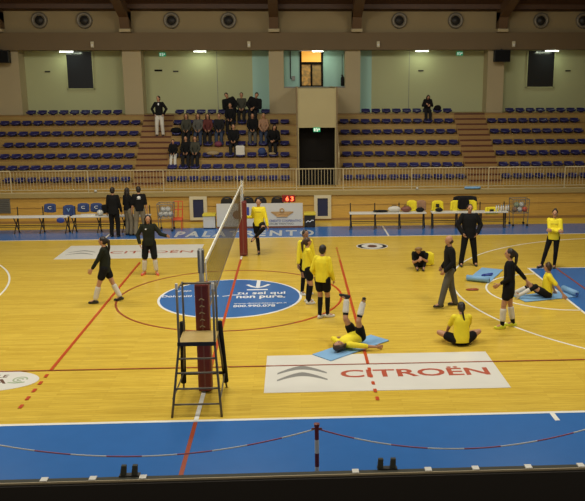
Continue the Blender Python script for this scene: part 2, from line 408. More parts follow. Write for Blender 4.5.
# back wall: recessed gallery wall, pillars, fascia, upper wall
YB, YA = 25.0, 24.2
wf = struct(bpy.data.objects.new('wall_back', None)); C.objects.link(wf)
def wp(mb, name, m, **k):
    o = mb.build(name, m, None if name in ('fascia_beam', 'upper_wall') else wf, **k)
    if name == 'fascia_beam': o.name = 'trim_1'; struct(o)
    if name == 'upper_wall': o.name = 'wall_upper'; struct(o)
    return o
wp(MB().box(-17, -.15, YB, YB+.2, 3.0, 8.6).box(5.28, 19, YB, YB+.2, 3.0, 8.6), 'gallery_wall', 'green_wall')
wp(MB().box(-.15, 1.3, YB, YB+.2, 3.0, 8.6).box(4.0, 5.28, YB, YB+.2, 3.0, 8.6).box(1.3, 2.0, YB, YB+.2, 3, 8.6).box(3.06, 4.0, YB, YB+.2, 3, 8.6).box(2.0, 3.06, YB, YB+.2, 3, 5.02), 'teal_wall', 'teal_wall')
pil = [(-12.6, -10.28), (-5.80, -4.98), (.62, 1.28), (4.02, 4.70), (10.45, 11.2)]
for a, b in pil: wp(MB().box(a, b, YA, YB, 3.2, 6.7), 'pillar', 'cream_wall')
wp(MB().box(1.28, 1.9, YA, YA+.15, 3.2, 4.98).box(3.42, 4.02, YA, YA+.15, 3.2, 4.98), 'gallery_parapet', 'cream_wall')
wp(MB().box(1.28, 4.02, YA-.03, YA+.2, 4.98, 5.03), 'parapet_capping', 'steel_grey')
wp(MB().box(-17, 19, 23.95, YB, 6.62, 7.36), 'fascia_beam', 'fascia')
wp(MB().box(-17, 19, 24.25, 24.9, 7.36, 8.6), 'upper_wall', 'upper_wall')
wp(MB().box(-3.3+1.55, -1.73, YB-.012, YB, 3.0, 6.6).box(9.0-2.0, 7.02, YB-.012, YB, 3.0, 6.6), 'wall_joint', 'steel_grey')
for x in (-6.0+.2, ):
    pass
# dark shuttered windows
for n, (x0, x1) in enumerate(((-8.42, -7.30), (12.50, 13.73))):
    w = struct(bpy.data.objects.new('window_%d' % (n+1), None)); C.objects.link(w)
    MB().box(x0-.05, x0, YB-.06, YB, 4.92, 6.6).box(x1, x1+.05, YB-.06, YB, 4.92, 6.6).box(x0-.05, x1+.05, YB-.06, YB, 4.93, 4.98).build('window_frame', 'green_wall', w)
    MB().box(x0, x1, YB-.03, YB-.005, 4.98, 6.6).build('dark_pane', 'glass_dark', w)
# amber window
w = struct(bpy.data.objects.new('window_3', None)); C.objects.link(w)
x0, x1 = 2.0, 3.06
fr = MB().box(x0, x0+.09, YB-.05, YB+.1, 5.02, 6.6).box(x1-.09, x1, YB-.05, YB+.1, 5.02, 6.6).box(x0+.09, x1-.09, YB-.05, YB+.1, 6.0, 6.12)
fr.box(x0+.09, x1-.09, YB-.05, YB+.1, 5.02, 5.08).box(2.49, 2.57, YB-.05, YB+.1, 5.08, 6.0)
fr.build('window_frame', 'door_dark', w)
MB().box(x0+.09, x1-.09, YB+.02, YB+.05, 6.12, 6.6).build('lit_fanlight', 'amber', w)
MB().box(x0+.09, 2.49, YB+.02, YB+.05, 5.08, 6.0).build('lit_pane', 'amber_dim', w)
MB().box(2.57, x1-.09, YB+.02, YB+.05, 5.08, 6.0).build('lit_pane', 'amber_dark', w)
# doorway box
vb = struct(bpy.data.objects.new('door_1', None)); C.objects.link(vb)
MB().box(VX0, VX1, 20.0, 20.15, 3.46, 5.0).box(VX0, VX1, 20.15, 24.2, 4.85, 5.0).build('concrete_header', 'concrete_box', vb)
MB().box(VX0-.06, VX0+.02, 19.98, 24.2, 1.15, 5.04).build('side_wall', 'concrete_box', vb)
MB().box(VX1-.02, VX1+.06, 19.98, 24.2, 1.15, 5.04).build('side_wall', 'concrete_box', vb)
MB().box(VX0-.07, VX0-.02, 19.95, 19.98, 1.15, 5.06).box(VX1+.02, VX1+.07, 19.95, 19.98, 1.15, 5.06).build('edge_strip', 'fascia', vb)
MB().box(VX0+.02, 2.61, 20.5, 20.56, 1.09, 3.46).build('door_leaf', 'door_dark', vb)
MB().box(2.61, VX1-.02, 20.52, 20.56, 1.09, 3.46).build('door_leaf', 'door_dark', vb)
MB().box(2.2, 2.3, 20.47, 20.5, 2.1, 2.14).box(2.3, 2.9, 20.47, 20.5, 2.1, 2.13).build('push_bar', 'door_dark', vb)
MB().tube([(VX1+.12, 19.9, 1.15), (VX1+.12, 19.9, 2.4), (VX1+.12, 23, 4.6)], .025).build('handrail', 'rail_paint', vb)

# nozzles
proto = None
for i, x in enumerate((-9.25, -7.33, -3.58, -1.1, 6.42, 8.93, 12.78, 14.7)):
    side = ['topmost left of the hall', 'left of the second roof beam', 'right of the second roof beam', 'left of the beam above the teal room', 'right of the beam above the teal room', 'left of the rightmost roof beam', 'right of the rightmost roof beam', 'at the far right edge'][i]
    lab = ['round air nozzle nearest the left edge of the upper wall', 'round air nozzle second from the left edge, near the roof beam', 'round air nozzle just right of the second roof beam', 'round air nozzle left of the beam above the teal room', 'round air nozzle right of the central roof beams', 'round air nozzle left of the rightmost roof beam', 'round air nozzle right of the rightmost roof beam', 'round air nozzle at the right edge of the upper wall'][i]
    if proto is None:
        o = proto = thing('air_nozzle', lab, 'air vent', (x, 24.248, 7.88), 0, 'air nozzles on the upper wall')
        MB().lathe([(.35, 0), (.35, -.08), (.31, -.16), (.22, -.13), (.19, -.05)], (0, 0, 0)).build('nozzle_ring', 'duct', proto, smooth=True)
        MB().lathe([(.20, -.05), (.14, -.12), (.001, -.14)], (0, 0, 0)).build('nozzle_core', 'duct_in', proto, smooth=True)
    else:
        o = copy_tree(proto); o.location = (x, 24.248, 7.88); o['label'] = lab
    o.rotation_euler = (R(8), 0, R(random.uniform(-20, 20)))
    o.rotation_euler = (0, 0, 0)
# small sensors on the fascia
for x, l in ((-6.98, 'small pale sensor box on the fascia above the left dark window'), (-.22, 'small pale sensor box on the fascia left of the amber window'), (5.46, 'small pale sensor box on the fascia right of the teal room'), (11.5, 'small pale sensor box on the fascia near the right speaker')):
    t = thing('sensor_box', l, 'sensor', (x, 23.95, 6.86), 0, 'sensors on the fascia')
    MB().box(-.07, .07, -.10, 0, -.14, .12).build('sensor_housing', 'cream_frame', t, bevel=.02)
    MB().lathe([(.05, 0), (.05, -.02), (.001, -.03)], (0, -.10, -.04)).build('sensor_lens', 'white_plastic', t)
# fluorescent battens
for x0, x1, l in ((-8.62, -7.9, 'short lit fluorescent batten above the left dark window'), (-2.75, -2.1, 'short lit fluorescent batten under the fascia left of the teal room'), (2.5, 3.1, 'short lit fluorescent batten above the amber window'), (7.15, 7.85, 'short lit fluorescent batten right of the teal room'), (13.05, 13.8, 'short lit fluorescent batten above the right dark window')):
    t = thing('fluorescent_lamp', l, 'ceiling light', ((x0+x1)/2, 24.45, 6.62), 0, 'fluorescent battens under the fascia')
    h = (x1-x0)/2*.82
    MB().box(-h-.02, h+.02, -.05, .05, -.02, 0).build('lamp_housing', 'white_plastic', t)
    MB().tube([(-h, 0, -.05), (h, 0, -.05)], .026).build('lamp_tube', 'tube_light', t, smooth=True)
# exit signs
def exit_sign(x, y, z, lab):
    t = thing('exit_sign', lab, 'exit sign', (x, y, z))
    sg = MB().box(-.14, .14, -.05, 0, -.085, .085).build('sign_case', 'exit_green', t, bevel=.01)
    MB().box(-.12, -.05, -.06, -.05, -.06, .06).box(.06, .12, -.06, -.05, -.02, .05).ell((0, -.055, .05), (.025, .01, .025)).box(-.01, .04, -.06, -.05, -.07, .03).build('running_figure', 'exit_white', sg)
exit_sign(-4.16, YB, 6.46, 'green exit sign on the gallery wall above the standing man')
exit_sign(9.32, YB, 6.48, 'green exit sign on the gallery wall left of the right speaker')
exit_sign(2.6, 20.0, 3.38, 'green exit sign above the dark doorway in the stand')
# loudspeakers
def speaker(x, lab):
    t = thing('loudspeaker', lab, 'speaker', (x, 23.85, 6.35))
    MB().hexa([(-.36, -.25, -.27), (.36, -.25, -.27), (.28, .3, -.27), (-.28, .3, -.27)], [(-.36, -.25, .25), (.36, -.25, .25), (.28, .3, .25), (-.28, .3, .25)]).build('cabinet', 'black', t, bevel=.02)
    MB().box(-.33, .33, -.265, -.25, -.24, .22).build('grille', 'cloth_black', t)
    MB().box(-.03, .03, -.05, .05, .25, .3).build('bracket', 'steel_dark', t)
speaker(-10.85, 'black loudspeaker hung at the far left under the fascia')
speaker(10.95, 'black loudspeaker hung on the right pillar under the fascia')
# small wall fittings
tag(MB().box(-9.45+4.9, -9.1+4.9, YB-.012, YB, 5.72, 5.8).build('wall_notice', 'door_dark'), 'small dark plate on the gallery wall under the left exit sign', 'wall plate')
tag(MB().box(-5.45, -5.1, YB-.015, YB, 5.9, 5.95).build('wall_plate', 'door_dark'), 'tiny dark plate on the wall right of the left window', 'wall plate')
bpy.data.objects.remove(bpy.data.objects['wall_plate'])
for x, z, l in ((-10.0+.9-.9+.7, 5.72, 'thin dark plate on the green wall left of the left window'), (-3.6, 5.72, 'thin dark plate on the green wall right of the exit sign'), (7.55-.0, 5.72, 'thin dark plate on the green wall above the lone spectator'), (14.4, 5.7, 'thin dark plate on the green wall right of the right window')):
    tag(MB().box(x-.12, x+.12, YB-.03, YB, z-.03, z+.03).build('wall_plate', 'steel_dark'), l, 'wall plate')
t = thing('wall_conduit', 'dark cable conduit with a junction box on the teal wall left of the amber window', 'conduit', (1.58, YB, 5.2))
MB().tube([(0, -.03, 1.4), (0, -.03, .2), (.1, -.03, .12)], .025).build('pipe', 'steel_dark', t); MB().box(.05, .2, -.08, 0, .1, .3).build('junction_box', 'steel_grey', t)
t = thing('fire_extinguisher', 'dark fire extinguisher at the right end of the teal room', 'fire extinguisher', (3.93, 24.7, 5.05))
MB().lathe([(.001, 0), (.07, 0), (.08, .03), (.08, .35), (.05, .42), (.02, .45)], (0, 0, 0), 'z', 14).build('cylinder', 'cloth_charcoal', t, smooth=True); MB().box(-.06, .03, -.02, .02, .45, .5).build('valve', 'steel_dark', t)
MB().tube([(0, .2, .4), (0, .2, 1.4)], .012).build('hose_pipe', 'steel_dark', t)
# roof
cz = lambda y: 8.22+(24.4-y)*.33
ce = MB()
ce.hexa([(-17, -3.4, cz(-3.4)), (19, -3.4, cz(-3.4)), (19, 25.2, cz(25.2)), (-17, 25.2, cz(25.2))], [(-17, -3.4, cz(-3.4)+.2), (19, -3.4, cz(-3.4)+.2), (19, 25.2, cz(25.2)+.2), (-17, 25.2, cz(25.2)+.2)])
ce = struct(ce.build('ceiling', 'ceiling_wood'))
for k in range(11):
    y = 23.6-k*1.35
    z = cz(y)
    MB().box(-17, 19, y-.09, y+.09, z-.16, z+.08).build('purlin', 'ceiling_wood', ce)
for x in (-10.95, -5.52, .88, 4.5, 10.95):
    m_ = MB().hexa([(x-.2, 24.2, 7.50), (x+.2, 24.2, 7.50), (x+.2, 23.75, 7.5), (x-.2, 23.75, 7.5)], [(x-.2, 24.2, 8.2), (x+.2, 24.2, 8.2), (x+.2, 23.5, 8.2), (x-.2, 23.5, 8.2)])
    pts = [(24.2, 7.75), (20, 9.25), (15, 10.9), (9, 12.8), (2, 15.0)]
    for (ya, za), (yb, zb) in zip(pts, pts[1:]):
        m_.hexa([(x-.2, ya, za), (x+.2, ya, za), (x+.2, yb, zb), (x-.2, yb, zb)], [(x-.2, ya, za+.75), (x+.2, ya, za+.75), (x+.2, yb, zb+.75), (x-.2, yb, zb+.75)])
    m_.build('glulam_beam', 'glulam', ce)
    MB().box(x-.24, x+.24, 23.7, 24.22, 7.37, 7.5).build('beam_shoe', 'cream_wall', ce)
struct(MB().box(-17.2, -17, -3.4, 25.2, 0, 18).build('wall_left', 'cream_wall'))
struct(MB().box(19, 19.2, -3.4, 25.2, 0, 18).build('wall_right', 'cream_wall'))

# ------------------------------------------------------------------ spectator seats
def seat_mesh():
    prof = [(-.17, .065), (-.178, .10), (-.13, .125), (-.04, .11), (.05, .108), (.11, .125), (.15, .165), (.17, .20), (.18, .212), (.19, .205), (.185, .165), (.165, .09), (.10, .05), (0, .03), (-.1, .04)]
    m = MB(); n = len(prof); xs = [-.185, -.18, -.155, -.08, 0, .08, .155, .18, .185]
    vs = []
    for x in xs:
        e = abs(x)/.185; k = 1-.35*max(0, e-.6)/.4
        for y, z in prof:
            vs.append((x, y*k, .02+.1*(1-k)+(z-.02)*(.9+.1*k)+(.004*(e**3) if y < .1 else -.035*e**3)))
    fs = [(i*n+j, (i+1)*n+j, (i+1)*n+(j+1) % n, i*n+(j+1) % n) for i in range(len(xs)-1) for j in range(n)]
    fs += [tuple(range(n)), tuple((len(xs)-1)*n+j for j in reversed(range(n)))]
    m.add(vs, fs); m.box(-.05, .05, -.08, .08, -.0, .07)
    me = m.mesh('stadium_seat')
    for p in me.polygons: p.use_smooth = True
    me.materials.append(M['seat_blue']); return me
SM = seat_mesh()
ORD = ['first', 'second', 'third', 'fourth', 'fifth', 'sixth', 'seventh', 'eighth', 'ninth', 'tenth', 'eleventh', 'twelfth', 'thirteenth', 'fourteenth']
ROWN = ['lowest row behind the railing', 'second row up', 'third row up', 'fourth row up', 'fifth row up', 'sixth row up', 'top row']
def seats(block, i, xs, frm):
    for k, x in enumerate(xs):
        o = bpy.data.objects.new('stadium_seat', SM); C.objects.link(o); o.location = (x, YR[i], ZR[i])
        tag(o, 'navy plastic seat, %s from the %s, %s, %s block' % (ORD[k], frm, ROWN[i], block), 'stadium seat', 'stadium seats, %s of the %s block' % (ROWN[i], block))
P_ = .466
for i in range(6):
    seats('far left', i, [-5.15-P_*k for k in range([11, 12, 12, 12, 13, 13][i])], 'aisle')
    seats('middle', i, [-3.33+P_*.993*k for k in range(11)], 'left aisle')
    seats('right of doorway', i, [3.90+P_*.997*k for k in range(11)], 'doorway')
    seats('far right', i, [10.46+P_*k for k in range([8, 8, 9, 9, 9, 9][i])], 'right aisle')
seats('far left', 6, [-6.02-P_*k for k in range(9)], 'pillar')
seats('middle', 6, [-3.32+.471*k for k in range(9)], 'left aisle')
seats('right of doorway', 6, [4.9+.459*k for k in range(9)], 'teal room')
seats('far right', 6, [11.4+P_*k for k in range(8)], 'pillar')

# ------------------------------------------------------------------ railing, panel by panel
posts = [-12.0, -9.0, -6.13, -3.3, -.5, 1.75, 3.55, 6.2, 9.2, 12.2, 15.2]
names = ['at the far left edge', 'behind the left bench', 'behind the three standing people', 'right of the left aisle', 'left of the doorway', 'in front of the dark doorway', 'right of the doorway', 'behind the yellow jackets', 'behind the right ball cart', 'at the far right edge']
for q in range(len(posts)-1):
    a, b = posts[q], posts[q+1]; L = b-a
    t = thing('railing_panel', 'pale metal railing panel with upright bars '+names[q], 'railing', (a, 18.3, 1.16), 0, 'railing panels along the stand')
    MB().tube([(0, 0, .84), (L, 0, .84)], .022).build('top_rail', 'rail_paint', t, smooth=True)
    MB().box(0, L, -.012, .012, .11, .14).build('bottom_rail', 'rail_paint', t)
    MB().box(0, L, -.01, .01, .0, .035).build('floor_rail', 'rail_paint', t)
    MB().box(-.02, .02, -.02, .02, 0, .84).build('post', 'rail_paint', t)
    n = int(L/.118); me = None
    n = min(n, 99)
    for k in range(1, n):
        if me is None:
            o = MB().tube([(0, 0, .14), (0, 0, .83)], .0095, 6).build('bar', 'rail_paint', t); me = o.data
        else:
            o = bpy.data.objects.new('bar', me); C.objects.link(o); o.parent = t
        o.location = (L*k/n, 0, 0)

# ------------------------------------------------------------------ things along the far wall
def wall_hatch(x0, x1, lab, n):
    t = struct(bpy.data.objects.new('door_%d' % n, None), lab); C.objects.link(t)
    m = MB().box(x0, x0+.13, 18.17, 18.25, .08, 1.0).box(x1-.13, x1, 18.17, 18.25, .08, 1.0).box(x0+.13, x1-.13, 18.17, 18.25, .08, .18).box(x0+.13, x1-.13, 18.17, 18.25, .88, 1.0)
    m.build('hatch_frame', 'cream_frame', t); MB().box(x0+.13, x1-.13, 18.21, 18.25, .18, .88).build('hatch_panel', 'navy_panel', t)
wall_hatch(-2.34, -1.68, None, 2); wall_hatch(2.42, 3.08, None, 3)
t = thing('wall_grille', 'grey ventilation grille low on the far wall at the left edge', 'vent', (-9.4, 18.25, .42))
MB().box(-.32, .32, -.03, 0, 0, .55).build('grille_frame', 'steel_grey', t)
m = MB()
for k in range(7): m.box(-.29, .29, -.05, -.03, .05+k*.07, .075+k*.07)
m.build('louvres', 'cloth_grey', t)

def bench(x0, x1, lab, group, y=16.5):
    t = thing('bench', lab, 'bench', ((x0+x1)/2, y, 0), 0, group); h = (x1-x0)/2
    MB().box(-h, h, -.36, .02, .575, .62).build('bench_top', 'white_plastic', t, bevel=.008)
    n = 4
    for k in range(n):
        x = -h+.06+(2*h-.12)*k/(n-1)
        MB().tube([(x-.05, -.32, 0), (x+.03, -.02, .58)], .02, 6).tube([(x+.05, -.02, 0), (x-.03, -.32, .58)], .02, 6).build('crossed_leg', 'steel_dark', t)
        MB().tube([(x, .04, .0), (x, .06, .93)], .02, 6).build('upright', 'steel_dark', t)
    MB().tube([(-h+.05, .02, .25), (h-.05, .02, .25)], .016, 6).build('stretcher', 'steel_dark', t)
    MB().tube([(-h+.05, -.3, .25), (h-.05, -.3, .25)], .012, 6).build('stretcher', 'steel_dark', t)
    return t
bench(-9.2, -6.40, 'white-topped bench on crossed dark legs at the left edge', 'white-topped benches by the far wall')
bench(-6.28, -3.5, 'white-topped bench on crossed dark legs behind the three standing people', 'white-topped benches by the far wall')
bench(3.64, 6.44, 'white-topped bench on dark legs right of the second wall hatch', 'white-topped benches by the far wall')
bench(6.64, 9.44, 'white-topped bench on dark legs behind the tall man in black', 'white-topped benches by the far wall')

def jacket(x, z, m, lab, mark=None, w=.34, y=16.55, h=.34, emblem='C', cat='jacket', name='jacket'):
    t = thing(name, lab, cat, (x, y, z))
    b = MB().loft([(V((0, 0, h*.02)), w*.46, .05, (V((1, 0, 0)), V((0, 1, 0)))), (V((0, 0, h*.5)), w*.48, .065, (V((1, 0, 0)), V((0, 1, 0)))), (V((0, 0, h*.92)), w*.46, .05, (V((1, 0, 0)), V((0, 1, 0)))), (V((0, 0, h)), w*.3, .03, (V((1, 0, 0)), V((0, 1, 0))))])
    b.cap((-w*.45, -.02, h*.8), .055, (-w*.52, -.05, h*.2), .045).cap((w*.45, -.02, h*.8), .055, (w*.5, -.05, h*.2), .045)
    b.cap((-w*.35, -.01, .06), .05, (w*.35, -.01, .06), .05)
    jc = b.remesh('jacket_cloth', m, t, vox=.018)
    if mark: text('jacket_mark', emblem, mark, jc, (-w*.2, w*.16, h*.42, h*.72), plane='wall', y=-.072, thick=.016, bold=.0)
jacket(-7.08, .70, 'cloth_blue', 'blue jacket with a pale crest hung above the bench, leftmost of the blue ones', 'letter_white')
jacket(-6.42, .56, 'cloth_blue', 'blue jacket with a pale V collar hung above the bench', 'mat_blue', h=.42, emblem='V')
jacket(-5.90, .70, 'cloth_blue', 'blue jacket with a pale crest, second from the match ball', 'letter_white')
jacket(-5.44, .70, 'cloth_blue', 'blue jacket with a pale crest hung right behind the ball', 'letter_white')
jacket(-5.10, .64, 'cloth_black', 'black jacket hung left of the man in the dark suit', None)
jacket(5.95, .60, 'cloth_yellow', 'yellow jersey hung above the bench left of the orange one', None, h=.42, w=.3)
jacket(6.30, .60, 'cloth_pink', 'orange and dark shirt hung above the bench', None, h=.42, w=.28)
jacket(6.90, .58, 'cloth_yellow', 'yellow jersey hung on the bench right of the orange shirt', 'black', h=.42, w=.36, emblem='-')
jacket(7.58, .58, 'cloth_yellow', 'yellow jersey hung left of the tall man', None, h=.42, w=.34)
jacket(8.16, .58, 'cloth_yellow', 'yellow jersey hung right of the tall man', None, h=.42, w=.32)
jacket(8.85, .5, 'cloth_yellow', 'yellow and black jersey heaped on the bench right end', 'black', h=.28, w=.42, y=16.3, emblem='I')
jacket(7.84, .66, 'cloth_black', 'black jacket hung on the bench just left of the tall mans head', None, h=.46, w=.34, y=16.45)
jacket(7.95, .74, 'cloth_charcoal', 'grey tracksuit top hung high behind the tall man', None, h=.4, w=.85, y=16.72)
def bag(x, y, z, m, lab, s=(.22, .14, .12), strap=True, group=None, boxy=False):
    t = thing('bag', lab, 'bag', (x, y, z), 0, group)
    if boxy: MB().box(-s[0], s[0], -s[1], s[1], 0, 2*s[2]).box(-s[0]*.9, s[0]*.8, -s[1]*.8, s[1]*.8, 2*s[2]-.02, 2*s[2]+.03).remesh('bag_body', m, t, vox=.02)
    else: MB().ell((0, 0, s[2]), s).ell((s[0]*.3, 0, s[2]*1.1), (s[0]*.6, s[1]*.8, s[2]*.9)).remesh('bag_body', m, t, vox=.015)
    if strap: MB().tube([(-s[0]*.5, 0, s[2]*1.7), (-s[0]*.2, 0, s[2]*2.3), (s[0]*.3, 0, s[2]*2.2), (s[0]*.5, 0, s[2]*1.7)], .012, 6).build('bag_handle', 'steel_dark', t)
bag(4.78, 16.32, .62, 'cloth_charcoal', 'flat dark bag lying on the bench near the second hatch', (.3, .1, .045), False)
bag(5.28, 16.32, .62, 'cloth_white', 'white sports bag on the right bench', (.24, .12, .11))
bag(5.72, 16.32, .62, 'logo_brown', 'brown bag on the bench left of the yellow jersey', (.2, .12, .11))
bag(6.22, 16.30, .62, 'cloth_charcoal', 'small dark bag in front of the orange shirt', (.16, .1, .08))
bag(6.92, 16.30, .62, 'cloth_charcoal', 'small dark bag in front of the hanging yellow jersey', (.15, .1, .07))
bag(-6.62, 16.10, .40, 'logo_blue', 'blue cloth bag hanging at the front of the left bench', (.15, .04, .10), False)
# water bottles
bp = None
for k in range(6):
    x = 9.02+.09*k
    if bp is None:
        o = bp = thing('water_bottle', '', 'bottle', (x, 16.25, .62))
        MB().lathe([(.001, 0), (.035, 0), (.035, .15), (.02, .19), (.014, .2)], (0, 0, 0), 'z', 10).build('bottle_body', 'white_plastic', o, smooth=True)
        MB().lathe([(.018, .2), (.018, .23), (.001, .23)], (0, 0, 0), 'z', 10).build('bottle_cap', 'mat_blue', o)
    else:
        o = copy_tree(bp); o.location = (x, 16.25+.05*(k % 2), .62)
    tag(o, 'white drinking bottle, %s from the left in the row beside the right ball cart' % ORD[k], 'bottle', 'drinking bottles at the bench end')
def ball(parent, x, y, z, r=.105, m='sticker_white', nm='volleyball', label=None, group=None):
    t = thing(nm, label, 'ball', (x, y, z), 0, group)
    MB().ell((0, 0, 0), (r, r, r)).build('ball_skin', m, t, smooth=True)
    for a in (0, 60, 120):
        q = []
        for k in range(25):
            b = 2*PI*k/24; q.append((r*1.005*math.cos(b)*math.cos(R(a)), r*1.005*math.cos(b)*math.sin(R(a)), r*1.005*math.sin(b)))
        MB().tube(q, .005, 5, caps=False).build('ball_seam', 'letter_grey', t)
ball(None, -5.26, 16.25, .73, .11, label='white volleyball lying on the left bench next to the papers')
ball(None, -6.83+.96, 18.28, 1.23, .05, nm='small_ball', label='small white ball on the ledge above the left bench')
ball(None, 6.42, 18.28, 1.21, .05, nm='small_ball', label='small white ball on the ledge above the right bench')
tag(MB().box(-5.95, -5.42, 16.2, 16.42, .62, .67).build('paper_pile', 'white_plastic'), 'pile of white papers on the left bench beside the ball', 'papers')
tag(MB().cap((8.30, 18.26, 1.22), .05, (8.86, 18.26, 1.22), .05).cap((8.34, 18.18, 1.22), .035, (8.8, 18.18, 1.22), .035).remesh('towel', 'mat_blue', vox=.02), 'light blue rolled towel lying on the ledge above the right bench', 'towel')

# ball carts
def cart(x, y, w, d, lab, mtop, blab, grp, extra=None):
    t = thing('ball_cart', lab, 'ball cart', (x, y, 0)); h = w/2; e = d/2
    f = MB()
    for a in (-h, h):
        for b in (-e, e): f.tube([(a*.85, b, .08), (a, b, 1.0)], .014, 6)
    for z in (.5, 1.0):
        s = 1 if z == 1.0 else .93
        f.tube([(-h*s, -e, z), (h*s, -e, z), (h*s, e, z), (-h*s, e, z), (-h*s, -e, z)], .014, 6)
    f.build('cart_frame', 'steel_grey', t)
    wr = MB()
    for k in range(1, 9):
        xx = -h+w*k/9
        wr.tube([(xx*.93, -e, .5), (xx, -e, 1.0)], .004, 4).tube([(xx*.93, e, .5), (xx, e, 1.0)], .004, 4).tube([(xx*.93, -e, .5), (xx*.93, e, .5)], .004, 4)
    for z in (.62, .75, .87): wr.tube([(-h, -e, z), (h, -e, z), (h, e, z), (-h, e, z), (-h, -e, z)], .004, 4)
    wr.build('wire_basket', 'steel_grey', t)
    for a in (-h*.85, h*.85):
        for b in (-e, e): MB().lathe([(.001, -.015), (.045, -.015), (.045, .015), (.001, .015)], (a, b, .048), 'y', 12).build('castor', 'shoe_black', t)
    n = 0
    for k in range(5):
        xx = x-h*.62+(k % 3)*h*.62+(.08 if k > 2 else 0); yy = y-.12+.02*k; zz = .615+(.17 if k > 2 else 0)
        ball(None, xx, yy, zz, .10, m=mtop[k % len(mtop)], label='volleyball %s in the %s' % (['at the lower left', 'at the lower middle', 'at the lower right', 'on top at the left', 'on top at the right'][k], blab), group=grp)
cart(-2.98, 16.55, .55, .5, 'wire ball cart on castors between the black hooded player and the first hatch', ['sticker_white'], 'left wire cart', 'balls in the left cart')
cart(10.0, 16.75, .62, .5, 'wire ball cart on castors at the right end of the benches', ['cloth_pink', 'sticker_white', 'orange_red', 'green_ink', 'sticker_white'], 'right wire cart', 'balls in the right cart')
t = thing('orange_trolley', 'orange-red plastic chair frame beside the left ball cart', 'chair', (-2.62, 16.75, 0))
MB().box(-.2, .2, -.2, .2, .36, .42).build('seat', 'orange_red', t, bevel=.02)
MB().tube([(.16, .2, .4), (.19, .24, 1.0), (-.12, .24, 1.0), (-.16, .2, .4)], .02, 6).tube([(.0, .2, .4), (.03, .24, 1.0)], .02, 6).tube([(-.14, .22, .7), (.17, .22, .7)], .02, 6).build('backrest', 'orange_red', t)
for a in (-.17, .17):
    for b in (-.17, .17): MB().tube([(a, b, 0), (a, b, .37)], .015, 6).build('leg', 'orange_red', t)

# scorers' table with banner
t = thing('scorers_table', 'long scorers table hidden behind a white sponsor banner', 'table', (.40, 17.1, 0))
MB().box(-1.5, 1.52, -.3, .3, .70, .74).build('table_top', 'white_plastic', t)
for a in (-1.4, 1.4):
    for b in (-.22, .25): MB().tube([(a, b, 0), (a, b, .7)], .02, 6).build('leg', 'steel_dark', t)
tb = thing('sponsor_banner', 'white sponsor banner with gold emblem hung on the scorers table front', 'banner', (.40, 16.74, 0))
bc = MB().box(-1.58, 1.56, -.01, .02, .08, .93).build('banner_cloth', 'banner', tb)
MB().box(-1.58, 1.56, -.02, .03, .02, .07).build('banner_foot', 'logo_brown', tb)
text('banner_lettering', 'DI CREDITO COOPERATIVO', 'logo_blue', bc, (.20, 1.50, .235, .32), plane='wall', y=-.014, bold=.01)
text('banner_lettering', 'FORUM TRENTINO', 'letter_grey', bc, (.26, 1.22, .13, .205), plane='wall', y=-.014, bold=.01)
MB().lathe([(.16, 0), (.16, -.02), (.001, -.02)], (-.84, -.01, .52), 'y', 28).build('round_logo_left', 'logo_brown', bc)
MB().box(-.60, -.40, -.03, -.01, .42, .80).build('blue_logo', 'logo_blue', bc, bevel=.04)
m = MB().lathe([(.09, 0), (.09, -.02), (.05, -.02), (.05, 0)], (.80, -.01, .66), 'y', 20)
m.hexa([(.40, -.02, .58), (.6, -.02, .44), (1.0, -.02, .44), (1.22, -.02, .58)], [(.40, -.03, .62), (.62, -.03, .52), (.98, -.03, .52), (1.22, -.03, .62)])
m.tube([(.6, -.02, .44), (1.0, -.02, .44)], .03).tube([(.62, -.02, .50), (.8, -.02, .58), (.98, -.02, .5)], .02)
m.build('gold_emblem', 'gold', bc)
sb = thing('shot_clock', 'red digital display showing 6 3 on a stand behind the scorers table', 'scoreboard', (1.46, 17.2, .74))
MB().box(-.25, .24, -.08, .05, .17, .42).build('display_case', 'led_case', sb, bevel=.01); dc = [c for c in bpy.data.objects if c.name.startswith('display_case')][0]
MB().tube([(0, 0, 0), (0, 0, .18)], .025).box(-.12, .12, -.08, .08, 0, .012).build('stand', 'steel_dark', sb)
text('led_digits', '6 3', 'led_red', dc, (-.12, .17, .21, .38), plane='wall', y=-.09, bold=.03)
def rchair(x, y, lab):
    t = thing('office_chair', lab, 'chair', (x, y, 0), 0, 'dark chairs behind the scorers table')
    MB().box(-.22, .22, -.2, .2, .44, .49).build('seat', 'steel_dark', t, bevel=.02)
    q = []
    for k in range(9): a = PI*k/8; q.append((-.21*math.cos(a), .2, .78+.22*math.sin(a)**.6))
    MB().tube([(-.21, .2, .46)]+q+[(.21, .2, .46)], .03, 8).box(-.19, .19, .19, .21, .6, .95).build('backrest', 'steel_dark', t)
    for a in (-.18, .18):
        for b in (-.17, .17): MB().tube([(a, b, 0), (a, b, .45)], .015, 6).build('leg', 'steel_dark', t)
for x, l in ((-.88, 'dark chair back showing above the banner at its left end'), (-.1, 'dark chair back showing above the banner beside the far net post'), (1.02, 'dark chair back above the banner between the stretching player and the display'), (.38, 'dark chair behind the banner hidden behind the stretching player')): rchair(x, 17.6, l)
def desk(x0, x1, body, lab, txt=None):
    t = thing('side_desk', lab, 'desk', ((x0+x1)/2, 16.95, 0)); h = (x1-x0)/2
    MB().box(-h, h, -.2, .2, .04, .47).build('desk_body', body, t, bevel=.005)
    MB().box(-h-.02, h+.02, -.24, .24, .47, .54).build('desk_top', 'yellow_trim', t, bevel=.008)
    for a in (-h+.04, h-.04): MB().box(a-.03, a+.03, -.15, .15, 0, .04).build('foot', 'steel_dark', t)
    if txt: MB().tube([(-.14, -.21, .2), (-.07, -.21, .26), (0, -.21, .22), (.07, -.21, .28), (.14, -.21, .27)], .018, 6).build('painted_scrawl', 'letter_white', t)
desk(-1.68, -1.25, 'banner', 'small white desk with yellow top left of the scorers table')
